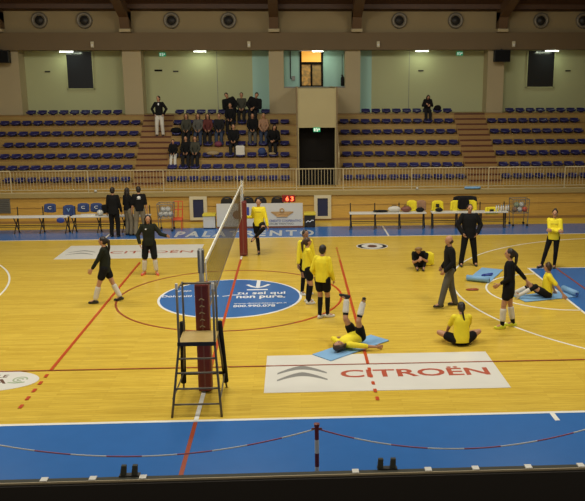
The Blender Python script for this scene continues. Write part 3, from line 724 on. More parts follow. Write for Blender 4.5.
desk(2.02, 2.42, 'steel_dark', 'small dark desk with yellow top right of the scorers table', 'x')

# ------------------------------------------------------------------ net, posts, referee stand
def post(x, y, h, pz0, pz1, lab, marks):
    t = thing('net_post', lab, 'net post', (x, y, 0))
    MB().tube([(0, 0, 0), (0, 0, h)], .045, 14).build('steel_tube', 'steel_grey', t, smooth=True)
    MB().box(-.055, .055, -.04, .05, h-.42, h-.02).build('tensioner', 'rail_paint' if not marks else 'steel_grey', t, bevel=.01)
    rp = MB().box(-.12, .12, -.12, .12, pz0, pz1).build('red_pad', 'pad_red', t, bevel=.035)
    MB().box(-.11, .11, -.125, -.118, pz0+.06, pz0+.08).box(-.012, .012, -.128, -.12, pz0+.05, pz1-.04).build('pad_seam', 'logo_brown', rp)
    if marks:
        for k in range(6):
            z = pz1-.28-k*.12
            MB().tube([(-.045+.01*(k % 2), -.125, z), (-.01, -.128, z+.03), (.04, -.125, z+.0)], .011, 6).build('pad_mark', 'cloth_tan', rp)
    return t
post(.03, 1.25, 2.56, .03, 1.97, 'near net post with dark red padding beside the referee stand', True)
post(.06, 12.15, 2.36, .02, 1.72, 'far net post with dark red padding touched by the stretching player', False)
nt = thing('volleyball_net', 'volleyball net strung between the two padded posts', 'net', (.045, 6.8, 0))
m = MB(); yA, yB_ = -5.0, 4.85
n = 97
for k in range(n+1):
    y = yA+(yB_-yA)*k/n; m.box(-.0025, .0025, y-.0025, y+.0025, 1.28, 2.2)
for k in range(9): m.box(-.0025, .0025, yA, yB_, 1.3+k*.105-.0025, 1.3+k*.105+.0025)
m.build('net_mesh', 'net_cord', nt)
MB().box(-.012, .012, yA, yB_, 2.18, 2.255).build('top_tape', 'white_line', nt)
MB().box(-.006, .006, yA, yB_, 1.25, 1.29).build('bottom_tape', 'cloth_tan', nt)
for y in (yA, yB_): MB().box(-.01, .01, y-.03, y+.03, 1.26, 2.2).build('side_tape', 'white_line', nt)
for y0, y1 in ((-5.52, yA), (yB_, 5.32)):
    MB().tube([(0, y0, 2.24), (0, y1, 2.22)], .008, 6).build('top_cord', 'white_line', nt)
    MB().tube([(0, y0, 1.36), (0, y1, 1.27)], .006, 6).build('bottom_cord', 'white_line', nt)

rs = thing('referee_stand', 'grey tubular referee stand with a wooden platform and ladder rungs', 'referee stand', (.0, 0, 0))
def rt(name, pts, r=.016, m='stand_steel'): return MB().tube(pts, r, 8).build(name, m, rs, smooth=True)
FP = {}
for s in (-1, 1):
    rt('ladder_leg', [(s*.40, .13, 0), (s*.29, .5, 1.13), (s*.29, .5, 2.08)], .02)
    rt('rear_leg', [(s*.38, 1.40, 0), (s*.28, 1.08, 1.13), (s*.28, 1.08, 2.03)], .018)
    MB().tube([(s*.372, 1.37, .12), (s*.315, 1.14, 1.3)], .048, 10).build('foam_sleeve', 'cloth_black', rs, smooth=True)
    rt('side_rail', [(s*.29, .5, 2.05), (s*.28, 1.08, 2.0)], .016)
    rt('side_brace', [(s*.385, .2, .30), (s*.36, 1.32, .30)], .013)
for s in (-1, 1): MB().lathe([(.024, 0), (.024, .1), (.001, .1)], (s*.29, .5, 2.05), 'z', 8).build('post_cap', 'white_plastic', rs)
rt('back_rail', [(-.28, 1.08, 2.0), (.28, 1.08, 2.0)], .018)
for z in (.20, .44, .68, .90):
    k = z/1.13; x = .40-.11*k; y = .13+.37*k
    rt('rung', [(-x, y, z), (x, y, z)], .017)
rt('rear_bar', [(-.36, 1.33, .30), (.36, 1.33, .30)], .03, 'steel_dark')
MB().box(-.30, .30, .48, 1.10, 1.12, 1.16).build('platform', 'board_wood', rs, bevel=.005)
MB().box(-.315, .315, .465, .48, 1.10, 1.165).build('platform_edge', 'steel_dark', rs)

# ------------------------------------------------------------------ near side: rope, barrier, parapet
ropes = [((-2.65, .93), (1.87, .93), .325), ((1.87, .93), (5.75, .93), .335)]
YP = -2.4
def barrier(x, lab):
    t = thing('barrier_post', lab, 'barrier post', (x, YP, 0), 0, 'barrier posts')
    for k in range(5):
        MB().tube([(0, 0, .02+k*.19), (0, 0, .02+(k+1)*.19)], .028, 10).build('post_band', 'pad_red' if k % 2 == 0 else 'sticker_white', t, smooth=False)
    MB().lathe([(.14, 0), (.14, .02), (.001, .025)], (0, 0, 0), 'z', 16).build('base', 'steel_dark', t)
    MB().lathe([(.034, .96), (.04, 1.0), (.001, 1.01)], (0, 0, 0), 'z', 12).build('cap', 'pad_red', t)
    MB().tube([(-.07, 0, .93), (.07, 0, .93)], .012, 6).build('hook', 'pad_red', t)
barrier(1.87, 'red and white banded barrier post on the near blue surround')
for a, b, sag in ropes:
    t = thing('barrier_chain', 'red and white barrier chain sagging to the %s of the banded post' % ('left' if a[0] < 0 else 'right'), 'barrier chain', (0, YP, 0), 0, 'barrier chains')
    pts = []
    n = 40 if a[0] < 0 else 32
    for k in range(n+1):
        u = k/n; pts.append((a[0]+(b[0]-a[0])*u, 0, a[1]-4*sag*u*(1-u)))
    off = 0 if a[0] < 0 else 0
    for k in range(0, n, 4):
        MB().tube(pts[k:k+5], .009, 6).build('chain_section', ('sticker_white' if ((k//4)+1) % 2 == 0 else 'chain_red'), t)
pw = struct(MB().box(-17, 19, -3.4, -3.3, -.2, .778).build('wall_near', 'near_dark'))
MB().box(-17, 19, -3.37, -3.29, .775, .798).build('parapet_rail', 'cloth_olive', pw)
MB().box(-17, 19, -3.385, -3.37, .772, .80).build('parapet_edge', 'near_rail', pw)
MB().box(-17, 19, -3.42, -3.405, .2, .77).build('parapet_cladding', 'near_dark', pw)
struct(MB().box(-17, 19, -7, -3.42, -.2, -.02).build('floor_near_stand', 'near_dark'))
for x in (-1.34, -.78, -.2, 2.3, 3.17, 3.74, 4.38, 5.02):
    tag(MB().box(x-.04, x+.04, -3.37, -3.28, .798, .812).build('rail_clip', 'white_plastic'), 'small white clip on the parapet rail, ' + {-1.34: 'leftmost', -.78: 'second from left', -.2: 'right of the left bracket pair', 2.3: 'just left of the right bracket pair', 3.17: 'second right of the right bracket pair', 3.74: 'third right of the brackets', 4.38: 'second from the right edge', 5.02: 'rightmost'}[x], 'clip', 'white clips on the parapet rail')
for xs, l in (((-.44, -.31), 'pair of dark upright plates on the parapet rail at the left'), ((2.6, 2.75), 'pair of dark upright plates on the parapet rail at the right')):
    t = thing('rail_bracket', l, 'bracket', (sum(xs)/2, -3.24, .80), 0, 'bracket pairs on the parapet rail')
    for x in xs:
        d = x-sum(xs)/2
        MB().hexa([(d-.035, -.05, -.01), (d+.035, -.05, -.01), (d+.035, .0, -.01), (d-.035, 0, -.01)], [(d-.02, -.03, .12), (d+.04, -.03, .12), (d+.04, .02, .12), (d-.02, .02, .12)]).build('plate', 'cloth_olive', t, bevel=.006)
    MB().box(-.11, .13, -.06, .02, -.012, .01).build('clamp', 'steel_dark', t)

# mats
def fmat(c, ang, L, W, lab, rolled=None, item=False):
    t = thing('exercise_mat', lab, 'mat', (c[0], c[1], 0), ang, None)
    MB().box(-L/2, L/2, -W/2, W/2, .007, .025).build('mat_sheet', 'mat_blue', t, bevel=.006)
    if rolled:
        q = [(rolled*L/2+.0+.07*math.cos(a)*(1-.05*a/6), 0, .095+.07*math.sin(a)*(1-.05*a/6)) for a in [k*.5 for k in range(13)]]
        MB().tube([(rolled*L/2, -W/2, .095), (rolled*L/2, W/2, .095)], .075, 16).build('rolled_end', 'mat_blue', t, smooth=True)
        MB().tube([(rolled*L/2, -W/2-.004, .095), (rolled*L/2, W/2+.004, .095)], .03, 10).build('roll_core', 'logo_blue', t)
    return t
fmat((2.76, 3.36), R(42), 1.72, .52, 'light blue exercise mat under the player lying with legs raised')
fmat((6.93, 9.2), R(62), 1.6, .62, 'light blue exercise mat with a rolled end, beside the black-shirted player', rolled=-1)
fmat((7.88, 6.92), R(15), 1.45, .58, 'light blue exercise mat with a rolled end, under the seated yellow player', rolled=1)
tag(MB().ell((6.95, 9.1, .05), (.16, .08, .025)).cap((6.8, 9.02, .05), .03, (7.12, 9.2, .05), .03).remesh('dark_cloth', 'logo_blue', vox=.012), 'small dark blue cloth lying on the far exercise mat', 'cloth')
tag(MB().ell((6.22, 7.68, .02), (.18, .09, .018)).ell((6.3, 7.7, .024), (.08, .05, .02)).remesh('red_cloth', 'dark_red_line', vox=.008), 'small dark red cloth lying on the floor below the far mat', 'cloth')

# ------------------------------------------------------------------ people
def bone(a, t, l1, l2, pole):
    a = V(a); t = V(t); d = t-a; L = d.length; mx = (l1+l2)*.999
    if L > mx: t = a+d*(mx/L); d = t-a; L = mx
    u = d/L; k = (l1*l1-l2*l2+L*L)/(2*L); h = math.sqrt(max(0, l1*l1-k*k))
    p = V(pole); p = p-u*p.dot(u)
    if p.length < 1e-4: p = V((0, 1, 0))
    p.normalize(); return a+u*k+p*h, t

def person(label, loc, face, h=1.72, pel=(0, 0, .93), T=(0, 0, 1), tw=0, feetL=(-.11, 0, .08), feetR=(.11, 0, .08), toeL=(0, 1, 0), toeR=(0, 1, 0),
           kneeL=(-.1, 1, 0), kneeR=(.1, 1, 0), handL=(-.25, .06, .84), handR=(.25, .06, .84), elL=(-.5, -1, 0), elR=(.5, -1, 0), head=(0, 0),
           top=('cloth_yellow', 1.0, .02), bot=('shorts', 'cloth_black'), sock=None, pads=None, shoe='shoe_white', hair=('short', 'hair_dark'), skin='skin', extra=None, group=None, wid=.95, vox=.0095, fine=True, drop=0, pel_ax=None, skirt=0):
    """a posed figure: one continuous body, clothing over it; face = compass angle of the chest"""
    t = thing('person', label, 'person', loc, R(face-90), group); s = h/1.70
    t.scale = (1, 1, 1)
    S_ = lambda p: V(p)*s
    T = V(T).normalized()
    X = V((math.cos(R(tw)), math.sin(R(tw)), 0)); X = (X-T*X.dot(T)).normalized(); F = T.cross(X).normalized()
    P0 = V(pel); PX = V((1, 0, 0)); PX = (PX-T*PX.dot(T)).normalized() if abs(T.x) < .9 else X; PF = T.cross(PX).normalized()
    ax = (X, F, T); pax = (PX, PF, T)
    hipL, hipR = P0-PX*.085-T*.03, P0+PX*.085-T*.03
    shL, shR = P0+T*.445-X*.158*wid, P0+T*.445+X*.158*wid
    kL, aL = bone(hipL, feetL, .42, .41, kneeL); kR, aR = bone(hipR, feetR, .42, .41, kneeR)
    eL, wL = bone(shL, handL, .285, .25, elL); eR, wR = bone(shR, handR, .285, .25, elR)
    hy, hp = head
    hx = X*math.cos(R(hy))+F*math.sin(R(hy)); hf = -X*math.sin(R(hy))+F*math.cos(R(hy))
    hu = T*math.cos(R(hp))-hf*math.sin(R(hp)); hf2 = hf*math.cos(R(hp))+T*math.sin(R(hp))
    hp_ = hu if hp else T
    hu = (T*math.cos(R(hp))+hf*math.sin(-R(hp))).normalized(); hf2 = hx.cross(hu)*-1 if hx.cross(hu).dot(hf) < 0 else hx.cross(hu)
    hf2 = hu.cross(hx); hf2 = hf2 if hf2.dot(hf) > 0 else -hf2
    nb = P0+T*.47; hc = nb+T*.05+hu*.125+hf2*.015
    hax = (hx, hf2, hu)
    def E(m, c, r, a=ax, inf=0): m.ell(S_(c), tuple((q+inf)*s for q in r), a)
    def K(m, a, ra, b, rb, inf=0): m.cap(S_(a), (ra+inf)*s, S_(b), (rb+inf)*s)
    # body
    b = MB()
    def TL(m, secs): m.loft([(S_(c), rx*s, ry*s, a_) for c, rx, ry, a_ in secs])
    aX, aP = (X, F), (PX, PF)
    TL(b, [(P0+T*.02, .138, .10, aP), (P0+T*.12, .122*wid, .088, aX), (P0+T*.24, .132*wid, .095, aX), (P0+T*.36, .150*wid, .10, aX), (P0+T*.44, .135*wid, .08, aX), (P0+T*.475, .07, .055, aX)])
    E(b, P0+T*.0, (.150, .108, .12), pax)
    K(b, shL+X*.03, .045, shR-X*.03, .045); K(b, nb-T*.04, .06, nb+T*.06, .05); K(b, nb+T*.03, .05, hc-hu*.05, .047)
    E(b, hc+hu*.01, (.073, .090, .098), hax); E(b, hc+hf2*.028-hu*.055, (.052, .055, .055), hax)
    E(b, hc+hf2*.092-hu*.012, (.011, .018, .02), hax)
    for q in (-1, 1): E(b, hc+hx*.074*q-hu*.005, (.010, .017, .028), hax)
    for sh, e, w, sd in ((shL, eL, wL, -1), (shR, eR, wR, 1)):
        K(b, sh, .046, e, .037); K(b, e, .038, e.lerp(w, .35), .037); K(b, e.lerp(w, .35), .037, w, .024)
        d = (w-e).normalized(); inn = (X*-sd); inn = inn-d*inn.dot(d)
        if inn.length < .2: inn = F-d*F.dot(d)
        inn.normalize(); wide = d.cross(inn).normalized()
        if wide.dot(F) < 0: wide = -wide
        pc = w+d*.045; E(b, pc, (.040, .018, .048), (wide, inn, d))
        for k, (o, ln) in enumerate(((-.033, .055), (-.011, .07), (.012, .075), (.036, .066))):
            p1 = w+d*.08+wide*o; p2 = p1+d*ln*.5+inn*.008+wide*o*.15; p3 = p2+d*ln*.42+inn*.022
            K(b, p1, .0098, p2, .0095); K(b, p2, .0095, p3, .0085)
        K(b, w+d*.02+wide*.03, .012, w+d*.055+wide*.062+inn*.012, .011); K(b, w+d*.055+wide*.062+inn*.012, .011, w+d*.09+wide*.068+inn*.02, .0095)
    for hp0, k_, a_, toe in ((hipL, kL, aL, toeL), (hipR, kR, aR, toeR)):
        K(b, hp0, .085, k_, .054); K(b, k_, .052, k_.lerp(a_, .3), .053); K(b, k_.lerp(a_, .3), .053, a_, .034)
        toe = V(toe).normalized(); K(b, a_-V((0, 0, 0)), .034, a_+toe*.10+(a_-k_).normalized()*.03, .03)
    bo = b.remesh('body', skin, t, vox=vox*s, sm=2)
    if fine:
        for q in (-1, 1): MB().ell(S_(hc+hf2*.083+hx*.03*q+hu*.008), (.011*s, .007*s, .007*s), hax, 10, 6).build('eye', 'eye', bo, smooth=True)
        MB().ell(S_(hc+hf2*.084-hu*.052), (.022*s, .007*s, .007*s), hax, 10, 6).build('mouth', 'lip', bo, smooth=True)
    # hair
    hs, hm = hair; m = MB()
    if hs != 'bald':
        E(m, hc+hu*.028-hf2*.014, (.082, .088, .090), hax); E(m, hc-hf2*.035-hu*.01, (.078, .07, .09), hax)
    else:
        E(m, hc-hf2*.03-hu*.025, (.079, .072, .06), hax)
    if hs == 'pony':
        a = hc-hf2*.09+hu*.04; K(m, a, .035, a-hf2*.05-hu*.06, .038); K(m, a-hf2*.05-hu*.06, .038, a-hf2*.045-hu*.22, .03); K(m, a-hf2*.045-hu*.22, .03, a-hf2*.02-hu*.34, .012)
    if hs == 'braid':
        a = hc-hf2*.09+hu*.0; K(m, a, .028, a-hu*.12-hf2*.02, .022); K(m, a-hu*.12-hf2*.02, .022, a-hu*.26+hf2*.0+hx*.03, .018)
    if hs == 'bun': E(m, hc+hu*.105-hf2*.045, (.04, .04, .038), hax)
    if hs == 'long':
        E(m, hc-hf2*.05-hu*.10, (.095, .06, .13), hax); E(m, hc-hf2*.055-hu*.2, (.085, .045, .1), hax)
        for q in (-1, 1): K(m, hc+hx*.07*q+hu*.02, .03, hc+hx*.085*q-hu*.15+hf2*.0, .026)
    if hs == 'curly':
        for k in range(16):
            a = 2*PI*k/16; E(m, hc+hx*.085*math.cos(a)-hf2*.03+hu*(.02+.085*math.sin(a)), (.032, .04, .032), hax)
    m.remesh('hair', hm, t, vox=.010*s, sm=2)
    # top garment: (material, sleeve 0..1, looseness, hem below pelvis)
    tm, sl, lo = top[:3]; hem = top[3] if len(top) > 3 else .04
    m = MB()
    hw = .147+lo*.42
    TL(m, [(P0-T*(hem+.02), hw, .108+lo*.8, aP), (P0+T*.04, hw-.002, .106+lo*.8, aP), (P0+T*.14, (.134+lo*.8)*(wid*.5+.5), .094+lo*.8, aX), (P0+T*.26, .140*wid+lo*.7, .10+lo*.7, aX), (P0+T*.37, .155*wid+lo*.5, .104+lo*.5, aX), (P0+T*.45, .135*wid+lo*.3, .082+lo*.4, aX), (P0+T*.49, .078, .062, aX)])
    K(m, shL+X*.03, .045, shR-X*.03, .045, lo*.4); K(m, nb-T*.05, .066, nb+T*.0, .058, lo*.2)
    for sh, e, w in ((shL, eL, wL), (shR, eR, wR)):
        if sl > 0:
            K(m, sh, .047, sh.lerp(e, min(1, sl*2)), .050-.012*min(1, sl*2), lo*.55)
            if sl > .5: K(m, e, .038, e.lerp(w, (sl-.5)*2), .030, lo*.55)
    if hem > .15:
        q = (kL+kR)/2
        for hp0, k_ in ((hipL, kL), (hipR, kR)): K(m, hp0, .10, hp0.lerp(k_, min(1, hem-.05)), .092, lo*.6)
    sho = m.remesh('jacket' if 'jacket' in label or 'coat' in label or 'suit' in label else 'shirt', tm, t, vox=.012*s, sm=3)
    # bottoms
    bk, bmn = bot; m = MB()
    E(m, P0-T*.01, (.152, .110, .115), pax, .014)
    for hp0, k_, a_ in ((hipL, kL, aL), (hipR, kR, aR)):
        if bk == 'shorts': K(m, hp0, .092, hp0.lerp(k_, .52), .080, .016)
        elif bk == 'long_shorts': K(m, hp0, .092, k_.lerp(hp0, .08), .072, .016)
        elif bk == 'tights': K(m, hp0, .085, k_, .055, .008); K(m, k_, .054, k_.lerp(a_, .3), .054, .008); K(m, k_.lerp(a_, .3), .054, a_, .036, .006)
        else: K(m, hp0, .09, k_, .066, .014); K(m, k_, .066, a_, .056, .012)
    m.remesh({'shorts': 'shorts', 'long_shorts': 'shorts', 'tights': 'leggings', 'trousers': 'trousers'}[bk], bmn, t, vox=.012*s, sm=2)
    for k_, a_, toe in ((kL, aL, toeL), (kR, aR, toeR)):
        if sock:
            m = MB(); f = sock[1] if len(sock) > 1 else .12
            K(m, k_.lerp(a_, f), .052, k_.lerp(a_, max(f, .32)), .053, .006); K(m, k_.lerp(a_, max(f, .32)), .053, a_, .036, .006)
            m.remesh('sock', sock[0], t, vox=.010*s, sm=2)
        if pads:
            m = MB(); f0, f1 = pads[1]; K(m, k_.lerp(a_, f0), .055, k_.lerp(a_, f1), .048, .013)
            m.remesh('leg_pad', pads[0], t, vox=.010*s, sm=2)
        toe = V(toe).normalized(); dn = (a_-k_).normalized(); dn = (dn-toe*dn.dot(toe))
        dn = dn.normalized() if dn.length > .2 else V((0, 0, -1))
        m = MB(); he = a_+dn*.035-toe*.045
        K(m, he, .036, a_+dn*.04+toe*.06, .038); K(m, a_+dn*.04+toe*.06, .038, a_+dn*.048+toe*.145, .030); K(m, a_-dn*.0, .040, a_+dn*.03+toe*.03, .044)
        E(m, a_+dn*.066+toe*.05, (.042, .135, .014), (toe.cross(dn).normalized(), toe, dn))
        m.remesh('shoe', shoe, t, vox=.009*s, sm=2)
    def put(nm, c, r, mt, a=ax): MB().ell(S_(c), tuple(q*s for q in r), a, 14, 8).build(nm, mt, sho, smooth=True)
    if extra == 'back_logo': put('white_logo', P0+T*.40-F*.112, (.06, .02, .04), 'letter_white'); put('white_logo_line', P0+T*.35-F*.117, (.075, .012, .01), 'letter_white')
    if extra == 'chest_logo': put('white_logo', P0+T*.37+F*.112+X*.06, (.025, .016, .02), 'letter_white')
    if extra == 'shoulder_logo': put('white_logo', shR-T*.05+X*.05, (.03, .03, .035), 'letter_white')
    if extra == 'chest_line': put('chest_print', P0+T*.36+F*.108, (.10, .016, .008), 'pad_red')
    if extra == 'tie': put('shirt_front', P0+T*.40+F*.10, (.035, .028, .07), 'letter_white')
    return t

A, Bk, Lf, Rt = -90, 90, 180, 0     # facing: camera, away, left, right
# left pair in black
person('walking player in black long-sleeved top and shorts, dark ponytail, at left', (-2.98, 7.08, 0), 180, 1.70, pel=(0, .02, .90), T=(0, -.02, 1),
       feetL=(-.10, .28, .08), feetR=(.10, -.30, .085), toeR=(0, 1, -.1), handL=(-.20, .30, .86), handR=(.22, -.02, .82), head=(0, -6),
       top=('cloth_green_black', .92, .024, .10), bot=('shorts', 'cloth_black'), pads=('cloth_white', (.22, .85)), shoe='shoe_black', hair=('pony', 'hair_dark'))
person('player in black top and long black shorts with red shoes, arm out sideways', (-2.42, 9.9, 0), -85, 1.72, feetL=(.16, .0, .08), feetR=(-.17, .04, .08),
       handL=(.62, .12, 1.10), handR=(-.20, .14, .96), elR=(-1, -.4, 0), elL=(.4, -.6, -1),
       toeL=(.3, 1, 0), toeR=(-.3, 1, 0), top=('cloth_green_black', .95, .034, .08), bot=('long_shorts', 'cloth_black'), pads=('cloth_white', (.25, .8)), shoe='shoe_red', hair=('curly', 'hair_dark'), extra='chest_logo') if False else \
person('player in black top and long black shorts with red shoes, arm out sideways', (-2.42, 9.9, 0), -85, 1.72, feetL=(-.17, .04, .08), feetR=(.17, .0, .08),
       handR=(.24, .10, .90), handL=(-.50, .22, 1.12), elL=(-.2, -.3, -1), elR=(1, -.5, 0),
       toeL=(-.3, 1, 0), toeR=(.4, 1, 0), top=('cloth_green_black', .95, .034, .08), bot=('long_shorts', 'cloth_black'), pads=('cloth_white', (.25, .8)), shoe='shoe_red', hair=('long', 'hair_dark'), extra='chest_logo', head=(8, -8), wid=1.0)
# three by the left bench
person('man in a dark suit standing with his back turned, left of the trio', (-4.60, 15.45, 0), 85, 1.76, top=('cloth_black', 1, .03, .12), bot=('trousers', 'cloth_black'), shoe='shoe_black', handR=(.22, .14, .85))
person('woman with long dark hair, black top and grey trousers, middle of the trio', (-4.17, 15.75, 0), 50, 1.70, top=('cloth_black', .55, .022, .02), bot=('trousers', 'cloth_grey2'), shoe='shoe_black', hair=('long', 'hair_dark'), handL=(-.1, .22, 1.05), handR=(.2, .2, .98), wid=.88)
person('man in black polo with white back logo and grey trousers, right of the trio', (-3.74, 15.6, 0), 100, 1.76, top=('cloth_black', .5, .032, .05), bot=('trousers', 'cloth_grey2'), shoe='shoe_black', extra='back_logo', feetL=(-.16, 0, .08), feetR=(.16, .05, .08), wid=1.05)
# stretching at far post
person('player in yellow top holding the far post with one knee raised', (.54, 12.35, 0), -92, 1.76, pel=(0, 0, .95), feetR=(.02, 0, .08), feetL=(.10, .30, .58), kneeL=(-.8, 1, .6), toeL=(.5, .4, -.6),
       handR=(.43, .02, 1.14), handL=(-.27, .12, .88), elR=(.2, -.3, -1), top=('cloth_yellow', .95, .028, .05), bot=('shorts', 'cloth_black'), sock=('cloth_black', .0), shoe='shoe_black', hair=('bun', 'hair_dark'), extra='chest_line')
# three yellow by the centre circle
person('player in yellow with short dark hair, farthest of the three at the circle', (1.90, 7.55, 0), -60, 1.68, top=('cloth_yellow', .95, .03, .06), bot=('shorts', 'cloth_black'), sock=('cloth_black', .05), shoe='shoe_white', hair=('short', 'hair_dark'), skin='skin_dark')
person('player in yellow with long dark ponytail, middle of the three at the circle', (1.93, 6.70, 0), 15, 1.66, top=('cloth_yellow', .95, .024, .05), bot=('shorts', 'cloth_black'), sock=('cloth_black', .05), shoe='shoe_white', hair=('pony', 'hair_brown'), feetL=(-.1, .02, .08), feetR=(.1, .0, .08), wid=.88, handR=(.12, .2, .88), handL=(-.16, .2, .88))
person('player in yellow with short dark hair, nearest of the three, back turned', (2.25, 5.46, 0), 60, 1.73, top=('cloth_yellow', .95, .034, .05), bot=('shorts', 'cloth_black'), sock=('cloth_black', .05), shoe='shoe_white', hair=('short', 'hair_dark'), toeR=(.7, .6, 0), feetR=(.07, .10, .08), feetL=(-.05, -.05, .08), handR=(.20, .14, .88), handL=(-.20, .12, .92), head=(0, -6))
# lying, legs up
th = 205
person('player in yellow lying on a blue mat with both legs raised', (2.88, 3.58, 0), 50, 1.72, pel=(0, 0, .17), T=(0, -1, -.06), feetL=(-.26, .0, .93), feetR=(.12, .06, .92), kneeL=(-.1, -.6, .0), kneeR=(.1, -.6, .0),
       toeL=(-.5, -.8, .25), toeR=(.5, -.7, .3), handL=(-.30, -.05, .10), handR=(.54, -.05, .07), elL=(-1, -.3, 0), elR=(1, -.3, 0), top=('cloth_yellow', .6, .03, .02), bot=('shorts', 'cloth_black'), sock=('cloth_black', .22), pads=('cloth_white', (.36, .85)), shoe='shoe_black', hair=('long', 'hair_brown'))
# far seated, hunched
person('blond player sitting hunched on the floor hugging knees, black clothes', (5.25, 10.3, 0), -95, 1.66, pel=(0, 0, .12), T=(.1, .55, .85), feetL=(-.10, .42, .09), feetR=(.10, .42, .09), kneeL=(-.3, .2, 1), kneeR=(.3, .2, 1), toeL=(0, 1, 0), toeR=(0, 1, 0),
       handL=(-.06, .48, .36), handR=(.08, .50, .32), head=(0, -30), top=('cloth_black', .3, .02), bot=('tights', 'cloth_black'), shoe='shoe_black', hair=('curly', 'hair_blond'))
jacket(5.55, .0, 'cloth_yellow', 'yellow jersey lying against the hunched blond player', None, h=.42, w=.22, y=10.45)
# bald man walking
person('balding man in black jacket and grey trousers walking left', (5.31, 6.20, 0), 185, 1.76, pel=(0, 0, .93), T=(0, .03, 1), feetL=(-.1, .23, .08), feetR=(.1, -.18, .09), handR=(.22, .10, .92), elR=(.6, -1, 0), handL=(-.22, .16, .92),
       top=('cloth_black', 1, .04, .05), bot=('trousers', 'cloth_grey'), shoe='shoe_black', hair=('bald', 'hair_brown'), extra='shoulder_logo', wid=1.05)
person('tall man in a long black jacket and black trousers, facing the court', (6.70, 10.4, 0), -90, 1.84, feetL=(-.20, .0, .08), feetR=(.20, .04, .08), handL=(-.20, .12, .92), handR=(.20, .12, .92), elL=(-1, -.4, 0), elR=(1, -.4, 0),
       top=('cloth_black', 1, .05, .14), bot=('trousers', 'cloth_black'), shoe='shoe_black', hair=('short', 'hair_dark'), wid=1.15)
person('player in yellow shirt sitting cross-legged on the floor, back turned, dark braid', (5.02, 3.40, 0), 92, 1.72, pel=(0, 0, .14), T=(0, .10, 1), feetL=(-.12, .52, .07), feetR=(.14, .50, .07), kneeL=(-1, .2, .35), kneeR=(1, .2, .35), toeL=(-.8, .6, 0), toeR=(.8, .6, 0),
       handL=(-.22, .40, .14), handR=(.22, .40, .14), elL=(-1, 0, 0), elR=(1, 0, 0), top=('cloth_yellow', .42, .036, .05), bot=('shorts', 'cloth_black'), shoe='shoe_black', hair=('braid', 'hair_dark'), head=(0, -12))
person('player in long black top and yellow shoes standing with dark ponytail', (6.27, 4.50, 0), 165, 1.80, pel=(0, 0, .93), feetL=(-.10, .10, .08), feetR=(.12, -.12, .08), handR=(.14, -.42, .92), elR=(.6, -.4, .3), handL=(-.15, .2, .95),
       toeL=(-.3, 1, 0), top=('cloth_black', .85, .022, .16), bot=('shorts', 'cloth_black'), pads=('cloth_white', (.22, .70)), sock=('cloth_black', .6), shoe='shoe_yellow', hair=('pony', 'hair_dark'), wid=.9)
person('player in yellow shirt sitting on a mat, legs stretched left, leaning on one hand', (7.90, 6.85, 0), 182, 1.72, pel=(0, 0, .13), T=(0, -.05, 1), tw=-12, feetL=(-.06, .72, .09), feetR=(.20, .76, .09), kneeL=(-.2, .2, 1), kneeR=(.3, .2, 1), toeL=(0, .5, 1), toeR=(.1, .5, 1),
       handL=(-.40, -.34, .10), handR=(.26, -.30, .10), elL=(-.6, -.6, 0), elR=(.6, -.6, 0), top=('cloth_yellow', .42, .03, .04), bot=('shorts', 'cloth_black'), sock=('cloth_white', .30), pads=('cloth_black', (-.12, .22)), shoe='shoe_white', hair=('curly', 'hair_brown'), head=(-12, -10))
person('player in yellow sweatshirt and black leggings standing with crossed arms', (9.10, 9.95, 0), -112, 1.74, pel=(.04, 0, .92), feetL=(-.02, .0, .08), feetR=(.32, .10, .08), toeR=(.7, .7, 0), handL=(.08, .20, 1.12), handR=(-.08, .22, 1.10), elL=(-1, -.2, -.5), elR=(1, -.2, -.5),
       top=('cloth_yellow', .95, .036, .07), bot=('tights', 'cloth_black'), shoe='shoe_black', hair=('bun', 'hair_dark'), extra='chest_line')

# spectators
def sitter(x, i, lab, face=-90, h=1.66, top='cloth_black', bot='cloth_charcoal', hair=('long', 'hair_dark'), T=(0, .06, 1), head=(0, 0), hands=None, shoe='shoe_black', wid=.9, skin='skin', lo=.03, sleeve=1):
    zb = ZR[i]-.425 if i else 1.15
    s = 1.70/h; pz = (.425+.11)*s+.10
    hl, hr = hands or ((-.10, .34, pz+.05), (.10, .34, pz+.05))
    person(lab, (x, YR[i]-.03, zb), face, h, pel=(0, 0, pz), T=T, feetL=(-.11, .44, .08), feetR=(.11, .44, .08), kneeL=(-.05, .4, 1), kneeR=(.05, .4, 1), handL=hl, handR=hr, elL=(-1, -.6, -.2), elR=(1, -.6, -.2),
           head=head, top=(top, sleeve, lo), bot=('trousers', bot), shoe=shoe, hair=hair, vox=.013, wid=wid, skin=skin, group='spectators in the middle block')
person('man in open black jacket and white trousers standing in the left aisle', (-4.02, 22.47, ZR[0]+.2125*8+.0), -90, 1.70, feetL=(-.13, .02, .08), feetR=(.13, .02, .08), handL=(-.20, .06, .93), handR=(.20, .06, .93), elL=(-1, -.5, 0), elR=(1, -.5, 0),
       top=('cloth_black', 1, .035), bot=('trousers', 'cloth_white'), shoe='shoe_black', vox=.013, extra='tie', head=(-25, 0))
sitter(-2.89, 4, 'spectator with reddish brown hair in grey top, left end of the upper group', top='cloth_olive', bot='cloth_charcoal', hair=('long', 'hair_brown'))
sitter(-2.39, 4, 'spectator in grey-green jacket and dark jeans, second in the upper group', top='cloth_grey', bot='cloth_denim', hair=('long', 'hair_brown'))
sitter(-1.98, 4, 'spectator in dark jacket with red front, third in the upper group', top='cloth_wine', bot='cloth_charcoal', hair=('long', 'hair_dark'), wid=.8)
sitter(-1.50, 4, 'spectator in black jacket with pale collar, fourth in the upper group', top='cloth_charcoal', bot='cloth_denim', wid=1, hair=('short', 'hair_dark'))
